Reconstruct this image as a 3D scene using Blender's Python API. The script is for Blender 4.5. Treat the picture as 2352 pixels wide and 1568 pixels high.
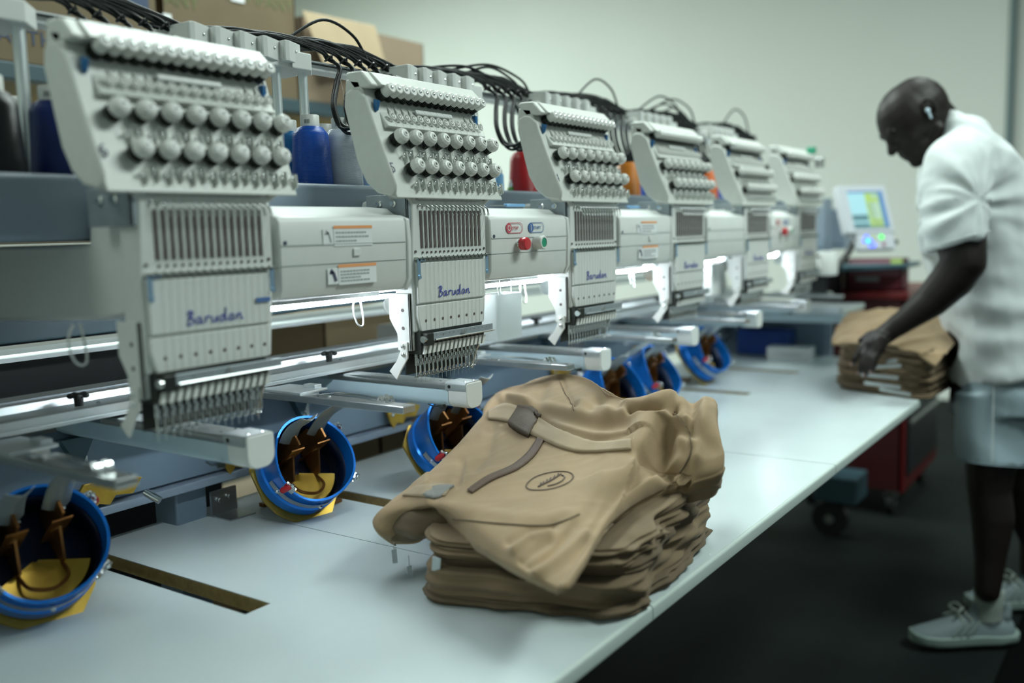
import bpy, bmesh, math, random
from mathutils import Vector, Matrix, Euler, noise
random.seed(7)
for o in list(bpy.data.objects): bpy.data.objects.remove(o)
SC = bpy.context.scene
COL = SC.collection
# ------------------------------------------------------------------ camera
# world: X runs along the row of embroidery heads, Y away from the operator, Z up, z=0 is the table top
YAW, PIT, ROL, FPX = 0.6110, -0.1164, -0.0293, 2123.4
CAM = Vector((-0.8671, -1.0291, 0.5375))
fw = Vector((math.cos(YAW)*math.cos(PIT), math.sin(YAW)*math.cos(PIT), math.sin(PIT)))
rt0 = Vector((math.sin(YAW), -math.cos(YAW), 0)); up0 = rt0.cross(fw)
RT = rt0*math.cos(ROL) + up0*math.sin(ROL)
UP = -rt0*math.sin(ROL) + up0*math.cos(ROL)
FW = fw
cd = bpy.data.cameras.new('camera'); cam = bpy.data.objects.new('camera', cd); COL.objects.link(cam)
mw = Matrix((RT, UP, -FW)).transposed().to_4x4(); mw.translation = CAM
cam.matrix_world = mw
cd.sensor_width = 36; cd.lens = FPX/2352*36; cd.clip_start = 0.02; cd.clip_end = 60
cd.dof.use_dof = True; cd.dof.focus_distance = 1.66; cd.dof.aperture_fstop = 1.55; cd.dof.aperture_blades = 9
SC.camera = cam
# ------------------------------------------------------------------ world, lights, exposure
wd = bpy.data.worlds.new('world'); SC.world = wd; wd.use_nodes = True
bg = wd.node_tree.nodes['Background']; bg.inputs[0].default_value = (0.62, 0.80, 0.80, 1); bg.inputs[1].default_value = 0.27
SC.view_settings.view_transform = 'Standard'; SC.view_settings.look = 'None'
SC.view_settings.exposure = 0.0; SC.view_settings.gamma = 1.0; SC.view_settings.use_curve_mapping = False
def area(name, loc, size, power, color=(0.86, 1.0, 0.95), rot=(0, 0, 0)):
    l = bpy.data.lights.new(name, 'AREA'); l.shape = 'RECTANGLE'; l.size, l.size_y = size
    l.energy = power; l.color = color
    o = bpy.data.objects.new(name, l); COL.objects.link(o); o.location = loc; o.rotation_euler = rot
    return o
area('overhead_light', (1.7, 0.95, 2.8), (1.6, 0.6), 84)
area('overhead_light', (3.2, -0.6, 2.8), (1.6, 0.6), 30)
area('overhead_light', (1.7, -2.2, 2.8), (1.8, 0.8), 118)
area('overhead_light', (2.6, 4.6, 3.3), (2.8, 1.8), 400)  # added wall wash that brightens the far wall, not a known fixture
area('overhead_light', (-2.2, 0.5, 2.7), (1.3, 0.8), 24)  # added fill that brightens the left-facing sides of the heads

# ------------------------------------------------------------------ pixel helpers (2352 x 1568)
def ray(u, v): return RT*((u-1176)/FPX) - UP*((v-784)/FPX) + FW
def W(u, v, d): return CAM + ray(u, v)*d
def atz(u, v, z): r = ray(u, v); return CAM + r*((z-CAM.z)/r.z)
def aty(u, v, y): r = ray(u, v); return CAM + r*((y-CAM.y)/r.y)
def atx(u, v, x): r = ray(u, v); return CAM + r*((x-CAM.x)/r.x)
# ------------------------------------------------------------------ materials
def mat(name, col, rough=.5, metal=0, noise_amt=0, nscale=40, bump=0, bscale=200, emit=0, trans=0, alpha=1, spec=None, sheen=0, coat=0):
    m = bpy.data.materials.new(name); m.use_nodes = True
    nt = m.node_tree; b = nt.nodes['Principled BSDF']
    b.inputs['Base Color'].default_value = (*col, 1); b.inputs['Roughness'].default_value = rough
    b.inputs['Metallic'].default_value = metal
    if spec is not None: b.inputs['Specular IOR Level'].default_value = spec
    if sheen: b.inputs['Sheen Weight'].default_value = sheen
    if coat: b.inputs['Coat Weight'].default_value = coat
    if trans: b.inputs['Transmission Weight'].default_value = trans
    if alpha < 1: b.inputs['Alpha'].default_value = alpha
    if emit:
        b.inputs['Emission Color'].default_value = (*col, 1); b.inputs['Emission Strength'].default_value = emit
    tc = nt.nodes.new('ShaderNodeTexCoord')
    if noise_amt:
        n = nt.nodes.new('ShaderNodeTexNoise'); n.inputs['Scale'].default_value = nscale; n.inputs['Detail'].default_value = 4
        nt.links.new(tc.outputs['Object'], n.inputs['Vector'])
        mx = nt.nodes.new('ShaderNodeMixRGB'); mx.blend_type = 'MULTIPLY'; mx.inputs[0].default_value = 1
        mx.inputs[1].default_value = (*col, 1)
        mr = nt.nodes.new('ShaderNodeMapRange'); mr.inputs[1].default_value = .3; mr.inputs[2].default_value = .7
        mr.inputs[3].default_value = 1-noise_amt; mr.inputs[4].default_value = 1+noise_amt
        nt.links.new(n.outputs['Fac'], mr.inputs[0]); nt.links.new(mr.outputs[0], mx.inputs[2]); nt.links.new(mx.outputs[0], b.inputs['Base Color'])
    if bump:
        n2 = nt.nodes.new('ShaderNodeTexNoise'); n2.inputs['Scale'].default_value = bscale; n2.inputs['Detail'].default_value = 3
        nt.links.new(tc.outputs['Object'], n2.inputs['Vector'])
        bp = nt.nodes.new('ShaderNodeBump'); bp.inputs['Strength'].default_value = bump; bp.inputs['Distance'].default_value = .002
        nt.links.new(n2.outputs['Fac'], bp.inputs['Height']); nt.links.new(bp.outputs[0], b.inputs['Normal'])
    return m
def thread_mat(name, col, rough=.35):
    m = mat(name, col, rough); nt = m.node_tree; b = nt.nodes['Principled BSDF']
    tc = nt.nodes.new('ShaderNodeTexCoord'); w = nt.nodes.new('ShaderNodeTexWave'); w.bands_direction = 'Z'
    w.inputs['Scale'].default_value = 160; w.inputs['Distortion'].default_value = 1.5; w.inputs['Detail'].default_value = 2
    nt.links.new(tc.outputs['Object'], w.inputs['Vector'])
    bp = nt.nodes.new('ShaderNodeBump'); bp.inputs['Strength'].default_value = .5; bp.inputs['Distance'].default_value = .001
    nt.links.new(w.outputs['Fac'], bp.inputs['Height']); nt.links.new(bp.outputs[0], b.inputs['Normal'])
    return m
M = dict(
 white=mat('white_plastic', (.68, .70, .68), .38, noise_amt=.02, nscale=30),
 ivory=mat('ivory_plastic', (.64, .66, .62), .42, noise_amt=.03, nscale=60),
 knob=mat('knob_plastic', (.70, .71, .68), .35),
 plate=mat('plate_plastic', (.66, .68, .66), .35, noise_amt=.015, nscale=80),
 dark=mat('dark_metal', (.05, .055, .05), .35, .7),
 slot=mat('slot_shadow_brown', (.10, .075, .075), .6),
 chrome=mat('chrome', (.78, .80, .80), .16, 1),
 steel=mat('brushed_steel', (.56, .58, .58), .34, 1, noise_amt=.08, nscale=25),
 alu=mat('anodised_aluminium', (.70, .75, .76), .36, .85, noise_amt=.04, nscale=18),
 paddle=mat('bent_steel_sheet', (.42, .47, .48), .30, .55),
 bluemetal=mat('blue_tinted_steel', (.36, .52, .68), .32, .8),
 greyplate=mat('zinc_bracket', (.40, .45, .48), .42, .6, noise_amt=.06, nscale=50),
 black=mat('black_rubber', (.012, .014, .014), .45, bump=.1),
 tube=mat('black_braided_tube', (.004, .007, .007), .5, bump=.4, bscale=500, spec=.22),
 blueclip=mat('blue_plastic_clip', (.015, .12, .30), .35),
 ink=mat('blue_ink', (.05, .07, .36), .5), inkdark=mat('dark_ink', (.06, .07, .11), .6), inkred=mat('red_ink', (.55, .10, .13), .5), inknavy=mat('navy_ink', (.07, .15, .36), .5),
 inkgrey=mat('grey_ink', (.35, .38, .38), .6),
 orange_label=mat('orange_label', (.85, .36, .14), .5), white_label=mat('white_label', (.78, .80, .80), .45),
 armblue=mat('arm_pale_blue_paint', (.47, .60, .66), .35, noise_amt=.02, nscale=30),
 bed=mat('blue_grey_paint', (.17, .235, .30), .42, noise_amt=.04, nscale=14),
 tray=mat('slate_tray_paint', (.24, .30, .37), .45, noise_amt=.03, nscale=12),
 cream=mat('cream_enamel', (.56, .56, .50), .32, noise_amt=.02),
 laminate=mat('white_laminate', (.56, .64, .65), .27, noise_amt=.025, nscale=5, bump=.03, bscale=300),
 edge=mat('laminate_edge_band', (.50, .58, .55), .4), mdf=mat('brown_board_core', (.42, .32, .14), .6, noise_amt=.15, nscale=90),
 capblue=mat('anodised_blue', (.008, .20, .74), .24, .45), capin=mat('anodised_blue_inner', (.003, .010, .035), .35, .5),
 gold=mat('anodised_gold', (.50, .32, .05), .35, .75, noise_amt=.1), bronze=mat('anodised_bronze', (.24, .10, .025), .35, .7, noise_amt=.1),
 red=mat('red_rubber', (.42, .012, .02), .4), redb=mat('red_button', (.55, .02, .03), .22, coat=.5), greenb=mat('green_button', (.02, .28, .16), .3),
 led=mat('led_diffuser', (.86, .96, 1.0), .5, emit=60),
 clear=mat('frosted_clear_plastic', (.80, .86, .86), .35, trans=.55, alpha=.75),
 cardboard=mat('cardboard', (.15, .112, .062), .85, noise_amt=.06, nscale=8), cardin=mat('cardboard_pale_lit', (.42, .32, .20), .85, noise_amt=.05, nscale=10), cardmid=mat('cardboard_mid', (.27, .20, .135), .85, noise_amt=.05, nscale=10),  # cardin: light falling on the carton flap put into a paler colour
 boxink=mat('carton_navy_print', (.05, .075, .13), .8), boxinkg=mat('carton_olive_print', (.13, .15, .06), .8),
 rack=mat('rack_slate_steel', (.05, .085, .10), .45, .2),
 wall=mat('painted_wall', (.73, .76, .70), .8, noise_amt=.012, nscale=2, bump=.05, bscale=120),
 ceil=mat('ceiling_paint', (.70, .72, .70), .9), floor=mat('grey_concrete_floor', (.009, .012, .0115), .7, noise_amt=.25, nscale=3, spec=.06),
 mat_=mat('black_ribbed_mat', (.0025, .003, .003), .9, spec=.03, bump=.5, bscale=90),
 trim=mat('grey_conduit', (.14, .20, .20), .45),
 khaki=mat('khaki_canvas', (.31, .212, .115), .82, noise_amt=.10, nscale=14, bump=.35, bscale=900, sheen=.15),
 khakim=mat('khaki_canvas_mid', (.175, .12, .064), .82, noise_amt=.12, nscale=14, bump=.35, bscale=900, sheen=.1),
 khakid=mat('khaki_canvas_darker', (.13, .09, .05), .85, noise_amt=.10, nscale=16, bump=.35, bscale=900, sheen=.1),  # khakim and khakid put the shade of the lower pile into the colour
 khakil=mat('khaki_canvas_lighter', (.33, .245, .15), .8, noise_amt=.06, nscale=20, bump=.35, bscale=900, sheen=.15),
 brownpatch=mat('brown_leather_patch', (.075, .052, .034), .6, bump=.3, bscale=300), zipm=mat('brown_zip_tape', (.10, .062, .042), .6, bump=.5, bscale=600),
 greypatch=mat('grey_webbing_patch', (.20, .20, .19), .7), stitch=mat('brown_embroidery', (.085, .055, .045), .6), tagm=mat('pale_fabric_tag', (.55, .62, .66), .6),
 foil=mat('silver_size_sticker', (.62, .66, .68), .25, .6),
 skin=mat('dark_brown_skin', (.009, .0055, .004), .5, bump=.08, bscale=250, spec=.3), lips=mat('lip_skin', (.03, .014, .012), .4),
 nail=mat('finger_nail', (.22, .12, .11), .35), eye=mat('eye_white', (.4, .4, .38), .3),
 shirt=mat('white_cotton', (.52, .56, .56), .85, bump=.15, bscale=600, sheen=.2), shorts=mat('pale_grey_blue_nylon', (.26, .34, .38), .45, bump=.1, bscale=300),
 shoe=mat('grey_knit_upper', (.13, .17, .18), .7, bump=.4, bscale=500), sole=mat('pale_foam_sole', (.19, .25, .23), .55), sock=mat('pale_ribbed_sock', (.20, .235, .215), .9, bump=.6, bscale=300),
 lace=mat('pale_shoelace', (.26, .30, .27), .8), earbud=mat('earbud_plastic', (.5, .62, .7), .25),
 redpaint=mat('red_cabinet_paint', (.10, .003, .004), .4), darkred=mat('dark_red_paint', (.035, .003, .004), .45), drawer=mat('black_drawer', (.008, .009, .012), .4),
 screen=mat('lcd_pale_blue', (.30, .50, .56), .3, emit=.4), screeng=mat('lcd_green', (.32, .44, .12), .3, emit=.35), screenb=mat('lcd_blue', (.08, .17, .36), .3, emit=.4), screend=mat('lcd_dark', (.09, .18, .20), .3, emit=.3), screenw=mat('lcd_white', (.45, .58, .54), .3, emit=.35),
 ledblue=mat('blue_key_light', (.08, .12, 1.0), .4, emit=2.2), ledgreen=mat('green_key_light', (.05, .8, .08), .4, emit=1.4),
 monitor=mat('grey_white_monitor_shell', (.50, .52, .56), .4), redcarton=mat('dark_red_carton', (.12, .015, .025), .6), pinkcarton=mat('dusty_pink_print', (.30, .13, .16), .6), binblue=mat('blue_bin_plastic', (.012, .05, .25), .4),
 teal=mat('teal_steel', (.04, .09, .115), .45), paper=mat('cream_paper', (.6, .57, .45), .7),
 thr_blue=thread_mat('royal_blue_thread', (.0, .07, .42)), thr_navy=thread_mat('navy_thread', (.002, .02, .15)), thr_teal=thread_mat('azure_thread', (.01, .16, .40)), thr_white=thread_mat('white_thread', (.55, .60, .70)),
 thr_orange=thread_mat('orange_thread', (.75, .14, .01)), thr_black=thread_mat('black_thread', (.006, .006, .009)), thr_brown=thread_mat('dark_brown_thread', (.018, .011, .010)), thr_sky=thread_mat('sky_blue_thread', (.19, .42, .70)),
 thr_red=thread_mat('red_thread', (.40, .008, .012)), thr_green=thread_mat('green_thread', (.05, .20, .02)), thr_plum=thread_mat('plum_thread', (.035, .012, .03)), thr_amber=thread_mat('amber_thread', (.62, .19, .01)),
 yarn=mat('loose_thread_strand', (.42, .40, .36), .6),
)
# ------------------------------------------------------------------ mesh builder
class MB:
    def __init__(s): s.v = []; s.f = []
    def add(s, vs, fs, m=None):
        n = len(s.v)
        s.v += [tuple(m @ Vector(p)) if m is not None else tuple(p) for p in vs]
        s.f += [[n+i for i in f] for f in fs]; return s
    def box(s, a, b, m=None):
        x0, y0, z0 = a; x1, y1, z1 = b
        return s.add([(x0,y0,z0),(x1,y0,z0),(x1,y1,z0),(x0,y1,z0),(x0,y0,z1),(x1,y0,z1),(x1,y1,z1),(x0,y1,z1)],
                     [(0,3,2,1),(4,5,6,7),(0,1,5,4),(1,2,6,5),(2,3,7,6),(3,0,4,7)], m)
    def cyl(s, p0, p1, r0, r1=None, n=12, cap=True):
        p0 = Vector(p0); p1 = Vector(p1); r1 = r0 if r1 is None else r1
        q = (p1-p0).to_track_quat('Z', 'Y'); vs = []
        for p, r in ((p0, r0), (p1, r1)):
            for i in range(n):
                a = 2*math.pi*i/n; vs.append(p + q @ Vector((r*math.cos(a), r*math.sin(a), 0)))
        fs = [(i, (i+1) % n, n+(i+1) % n, n+i) for i in range(n)]
        if cap: fs += [tuple(range(n-1, -1, -1)), tuple(range(n, 2*n))]
        return s.add(vs, fs)
    def lathe(s, prof, p0, axis, n=14, cap=True, facet=None):
        # prof: list of (radius, distance along axis)
        p0 = Vector(p0); q = Vector(axis).to_track_quat('Z', 'Y'); vs = []; fs = []
        for r, h in prof:
            for i in range(n):
                a = 2*math.pi*i/n; vs.append(p0 + q @ Vector((r*math.cos(a), r*math.sin(a), h)))
        for j in range(len(prof)-1):
            fs += [(j*n+i, j*n+(i+1) % n, (j+1)*n+(i+1) % n, (j+1)*n+i) for i in range(n)]
        if cap: fs += [tuple(range(n-1, -1, -1)), tuple((len(prof)-1)*n+i for i in range(n))]
        return s.add(vs, fs)
    def tube(s, pts, r, n=6, cap=True):
        pts = [Vector(p) for p in pts]; rings = []; prev = None
        for i, p in enumerate(pts):
            t = (pts[min(i+1, len(pts)-1)] - pts[max(i-1, 0)]).normalized()
            if prev is None:
                a = t.orthogonal().normalized()
            else:
                a = (prev - t*prev.dot(t)).normalized()
            prev = a; b = t.cross(a); rr = r[i] if isinstance(r, (list, tuple)) else r
            rings.append([p + a*rr*math.cos(2*math.pi*k/n) + b*rr*math.sin(2*math.pi*k/n) for k in range(n)])
        return s.loft(rings, cap)
    def loft(s, rings, cap=True, close=True):
        n = len(rings[0]); vs = [p for r in rings for p in r]; fs = []
        for j in range(len(rings)-1):
            for i in range(n if close else n-1):
                fs.append((j*n+i, j*n+(i+1) % n, (j+1)*n+(i+1) % n, (j+1)*n+i))
        if cap: fs += [tuple(range(n-1, -1, -1)), tuple((len(rings)-1)*n+i for i in range(n))]
        return s.add(vs, fs)
    def prism(s, poly, lo, hi, axis='x', m=None):
        # poly in the two other axes, extruded along axis
        def P(a, b, c): return {'x': (c, a, b), 'y': (a, c, b), 'z': (a, b, c)}[axis]
        n = len(poly); vs = [P(a, b, lo) for a, b in poly] + [P(a, b, hi) for a, b in poly]
        return s.add(vs, [tuple(range(n-1, -1, -1)), tuple(range(n, 2*n))] + [(i, (i+1) % n, n+(i+1) % n, n+i) for i in range(n)], m)
    def ball(s, c, r, n=10, m=None, sc=(1, 1, 1)):
        vs = []; fs = []; h = n//2
        for j in range(h+1):
            t = math.pi*j/h
            for i in range(n):
                a = 2*math.pi*i/n; vs.append((r*sc[0]*math.sin(t)*math.cos(a), r*sc[1]*math.sin(t)*math.sin(a), r*sc[2]*math.cos(t)))
        for j in range(h):
            fs += [(j*n+i, (j+1)*n+i, (j+1)*n+(i+1) % n, j*n+(i+1) % n) for i in range(n)]
        mm = Matrix.Translation(Vector(c)) @ (m if m is not None else Matrix())
        return s.add(vs, fs, mm)
    def torus(s, c, axis, R, r, n=16, k=6):
        c = Vector(c); q = Vector(axis).to_track_quat('Z', 'Y'); vs = []; fs = []
        for i in range(n):
            a = 2*math.pi*i/n
            for j in range(k):
                b = 2*math.pi*j/k; vs.append(c + q @ Vector(((R+r*math.cos(b))*math.cos(a), (R+r*math.cos(b))*math.sin(a), r*math.sin(b))))
        for i in range(n):
            for j in range(k): fs.append((i*k+j, ((i+1) % n)*k+j, ((i+1) % n)*k+(j+1) % k, i*k+(j+1) % k))
        return s.add(vs, fs)
    def capsule(s, p0, p1, r0, r1=None, n=12):
        p0 = Vector(p0); p1 = Vector(p1); r1 = r0 if r1 is None else r1
        if (p1-p0).length < 1e-5: return s.ball(p0, r0, n)
        ax = (p1-p0); L = ax.length; prof = []
        for k in range(5):
            a = math.pi/2*k/4; prof.append((max(r0*math.sin(a), 1e-4), -r0*math.cos(a)))
        for k in range(5):
            a = math.pi/2*k/4; prof.append((max(r1*math.cos(a), 1e-4), L + r1*math.sin(a)))
        return s.lathe(prof, p0, ax, n)
    def chain(s, pts, n=12):
        for a, b in zip(pts[:-1], pts[1:]): s.capsule(a[0], b[0], a[1], b[1], n)
        return s
    def build(s, name, material, parent=None, smooth=40, bevel=0, link=True):
        me = bpy.data.meshes.new(name); me.from_pydata([tuple(p) for p in s.v], [], s.f); me.update()
        bm = bmesh.new(); bm.from_mesh(me); bmesh.ops.recalc_face_normals(bm, faces=bm.faces); bm.to_mesh(me); bm.free()
        if smooth:
            me.polygons.foreach_set('use_smooth', [True]*len(me.polygons))
            if smooth < 180: me.set_sharp_from_angle(angle=math.radians(smooth))
        me.materials.append(material)
        o = bpy.data.objects.new(name, me); COL.objects.link(o)
        if parent: o.parent = parent
        if bevel:
            b = o.modifiers.new('bevel', 'BEVEL'); b.width = bevel; b.segments = 2; b.limit_method = 'ANGLE'; b.angle_limit = math.radians(40)
        return o
def tag(o, label=None, cat=None, group=None, kind=None):
    if label: o['label'] = label
    if cat: o['category'] = cat
    if group: o['group'] = group
    if kind: o['kind'] = kind
    return o
def empty(name, loc=(0, 0, 0), rot=(0, 0, 0)):
    e = bpy.data.objects.new(name, None); COL.objects.link(e); e.location = loc; e.rotation_euler = rot; e.empty_display_size = .05; return e
def kids(o): return [c for c in bpy.data.objects if c.parent == o]
def copy_tree(o, parent=None):
    c = o.copy(); COL.objects.link(c)
    if parent is not None: c.parent = parent
    for ch in kids(o): copy_tree(ch, c)
    return c
def rrect(x0, y0, x1, y1, r, k=4, rs=None):
    # rounded rectangle polygon, rs radii for corners (x0y0, x1y0, x1y1, x0y1)
    rs = rs or (r, r, r, r); out = []
    for (cx, cy, a0, q) in ((x0, y0, 180, rs[0]), (x1, y0, 270, rs[1]), (x1, y1, 0, rs[2]), (x0, y1, 90, rs[3])):
        sx = 1 if cx == x0 else -1; sy = 1 if cy == y0 else -1
        if q <= 0: out.append((cx, cy)); continue
        for i in range(k+1):
            a = math.radians(a0 + 90*i/k); out.append((cx+sx*q + q*math.cos(a), cy+sy*q + q*math.sin(a)))
    return out
def text(name, s, size, m, parent, mtx, ext=.0002, align='LEFT', italic=0):
    c = bpy.data.curves.new(name, 'FONT'); c.body = s; c.size = size; c.extrude = ext; c.align_x = align; c.shear = italic
    t = bpy.data.objects.new(name, c); COL.objects.link(t)
    dg = bpy.context.evaluated_depsgraph_get(); me = bpy.data.meshes.new_from_object(t.evaluated_get(dg))
    bpy.data.objects.remove(t); me.materials.clear(); me.materials.append(m); me.transform(mtx)
    o = bpy.data.objects.new(name, me); COL.objects.link(o); o.parent = parent; return o
def ribbon(mb, pts, w, y, up=(0, 0, 1)):
    # flat pen stroke in an XZ plane at depth y (thin solid)
    P = [Vector((p[0], 0, p[1])) for p in pts]; L = []; R_ = []
    for i, p in enumerate(P):
        t = (P[min(i+1, len(P)-1)] - P[max(i-1, 0)]); t.normalize(); nrm = Vector((-t.z, 0, t.x))
        L.append(p+nrm*w/2); R_.append(p-nrm*w/2)
    rings = [[Vector((a.x, y, a.z)), Vector((b.x, y, b.z)), Vector((b.x, y+.0003, b.z)), Vector((a.x, y+.0003, a.z))] for a, b in zip(L, R_)]
    mb.loft(rings)
def spline(pts, n=6):
    P = [Vector(p) for p in pts]; out = []
    for i in range(len(P)-1):
        p0 = P[max(i-1, 0)]; p1 = P[i]; p2 = P[i+1]; p3 = P[min(i+2, len(P)-1)]
        for k in range(n):
            t = k/n
            out.append(.5*((2*p1) + (p2-p0)*t + (2*p0-5*p1+4*p2-p3)*t*t + (3*p1-p0-3*p2+p3)*t**3))
    out.append(P[-1]); return out

# ================================================================== SETTING
FZ = -0.78
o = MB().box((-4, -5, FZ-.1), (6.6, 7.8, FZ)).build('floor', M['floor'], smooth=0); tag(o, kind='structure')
o = MB().box((6.5, -5, FZ), (6.6, 7.8, 3.6)).build('wall_far', M['wall'], smooth=0); tag(o, kind='structure')
o = MB().box((-4, 7.6, FZ), (6.5, 7.8, 3.6)).build('wall_back', M['wall'], smooth=0); tag(o, kind='structure')
o = MB().box((-4, -5, 3.6), (6.6, 7.8, 3.7)).build('ceiling', M['ceil'], smooth=0); tag(o, kind='structure')
o = MB().box((-3.6, -5, FZ), (-3.5, 7.6, 3.6)).build('blocker_wall_left', M['wall'], smooth=0); tag(o, kind='structure')  # unseen wall added to block world light from this side
p = atx(2319, 150, 6.45)
o = MB().cyl((6.47, p.y, FZ), (6.47, p.y-.02, 3.6), .026, n=10).build('trim_1', M['trim']); tag(o, kind='structure')
# black mat on the operator side
o = MB().prism([(.35, -.66), (4.2, -.75), (4.2, -1.75), (-.3, -1.75)], FZ, FZ+.012, 'z').build('floor_mat', M['mat_'], smooth=0, bevel=.003)
tag(o, 'black ribbed rubber floor mat under the standing person', 'floor mat')
# ================================================================== TABLE
SLOTX = (-.041, .006)
seams = [-.66, .2877, 1.2092, 2.0571, 2.95]
tlabels = ['white table panel nearest the camera with an open slot before the nearest ring',
           'white table panel under most of the front trouser pile', 'white table panel between the front pile and the far pile, seen almost whole',
           'white table panel at the far end under the small white box']
YF, YB, TH = -.448, .545, .024
for i in range(4):
    x0, x1 = seams[i]+.0012, seams[i+1]-.0012
    root = empty('table_panel', ((x0+x1)/2, 0, -TH)); tag(root, tlabels[i], 'table panel')
    off = Matrix.Translation(-root.location)
    ks = [k for k in range(6) if x0 < SLOTX[0]+.5*k < x1]
    def pieces(mb, z0, z1):
        xs = x0
        for k in ks:
            a, b = SLOTX[0]+.5*k, SLOTX[1]+.5*k
            mb.box((xs, YF, z0), (a, YB, z1), off); mb.box((a, YF, z0), (b, .036, z1), off); mb.box((a, .49, z0), (b, YB, z1), off); xs = b
        mb.box((xs, YF, z0), (x1, YB, z1), off); return mb
    pieces(MB(), -TH, -.0015).build('board_core', M['mdf'], root, smooth=0)
    pieces(MB(), -.0015, 0).build('laminate_top', M['laminate'], root, smooth=0)
    poly = rrect(YF-.006, -TH-.001, YF, -.0003, 0, rs=(.005, 0, 0, .005))
    MB().prism([(a, b) for a, b in poly], x0, x1, 'x', off).build('edge_band', M['edge'], root, smooth=60)
# ================================================================== MACHINE BED
bed = empty('embroidery_machine_body', (1.2, .6, FZ)); tag(bed, 'blue grey steel machine body carrying the whole row of embroidery heads', 'machine body')
T = Matrix.Translation(-bed.location)
MB().prism([(.48, .09), (.50, .078), (.50, .07), (.60, .07), (.60, .225), (.495, .225), (.48, .21)], -1.5, 2.95, 'x', T).build('bed_beam', M['bed'], bed, smooth=30)
MB().box((-1.5, .462, .068), (2.95, .50, .084), T).build('lower_flange', M['tray'], bed, smooth=0, bevel=.002)
prof = [(.40, .445), (.405, .436), (.44, .436), (.60, .436), (.62, .45), (.62, .53), (.60, .543), (.44, .543), (.41, .535), (.40, .51)]
MB().prism(prof, -1.5, 2.9, 'x', T).build('upper_beam', M['cream'], bed, smooth=60)
MB().box((-1.5, .405, .392), (2.9, .62, .434), T).build('beam_base_rail', M['teal'], bed, smooth=0, bevel=.003)
for x in (-1.2, .168, 1.55, 2.85):
    MB().box((x, .49, FZ), (x+.07, .56, .08), T).build('post', M['bed'], bed, smooth=0, bevel=.004)
for x in (.268, 1.7):
    MB().box((x-.03, .476, 0.0), (x+.03, .482, .05), T).box((x-.03, .42, 0.0), (x+.03, .48, .003), T).cyl(Vector((x-.012, .474, .03))+T.translation, Vector((x-.012, .470, .03))+T.translation, .005).cyl(Vector((x+.012, .474, .032))+T.translation, Vector((x+.012, .470, .032))+T.translation, .005).build('foot_bracket', M['steel'], bed, smooth=40)
for k in range(0, 6):
    MB().prism([(-.03, 0), (.03, 0), (.0, -.055)], .478, .46, 'y', T @ Matrix.Translation((.5*k-.03, 0, .215))).build('gusset', M['teal'], bed, smooth=0)
    p = aty(698, 944, .479) if k == 1 else Vector((.5*k-.02, .479, .16))
    tg = MB().box((p.x-.013, .4765, p.z-.017), (p.x+.013, .4795, p.z+.017), T).build('number_tag', M['white_label'], bed, smooth=0)
    text('number', str(6-k), .026, M['black'], tg, T @ Matrix.Translation((p.x-.007, .476, p.z-.013)) @ Matrix.Rotation(math.pi/2, 4, 'X'))
# thread cone tray
tr = empty('thread_tray', (1.25, .3, .54)); tag(tr, 'long slate blue tray behind the heads that the thread cones stand on', 'thread tray')
T = Matrix.Translation(-tr.location)
MB().prism(rrect(.125, .545, .42, .63, .012), -1.2, 2.72, 'x', T).build('tray', M['tray'], tr, smooth=50)
for k in range(-2, 6): MB().cyl(Vector((.5*k+.12, .27, .47))+T.translation, Vector((.5*k+.12, .27, .55))+T.translation, .012).build('tray_support', M['greyplate'], tr)
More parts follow.
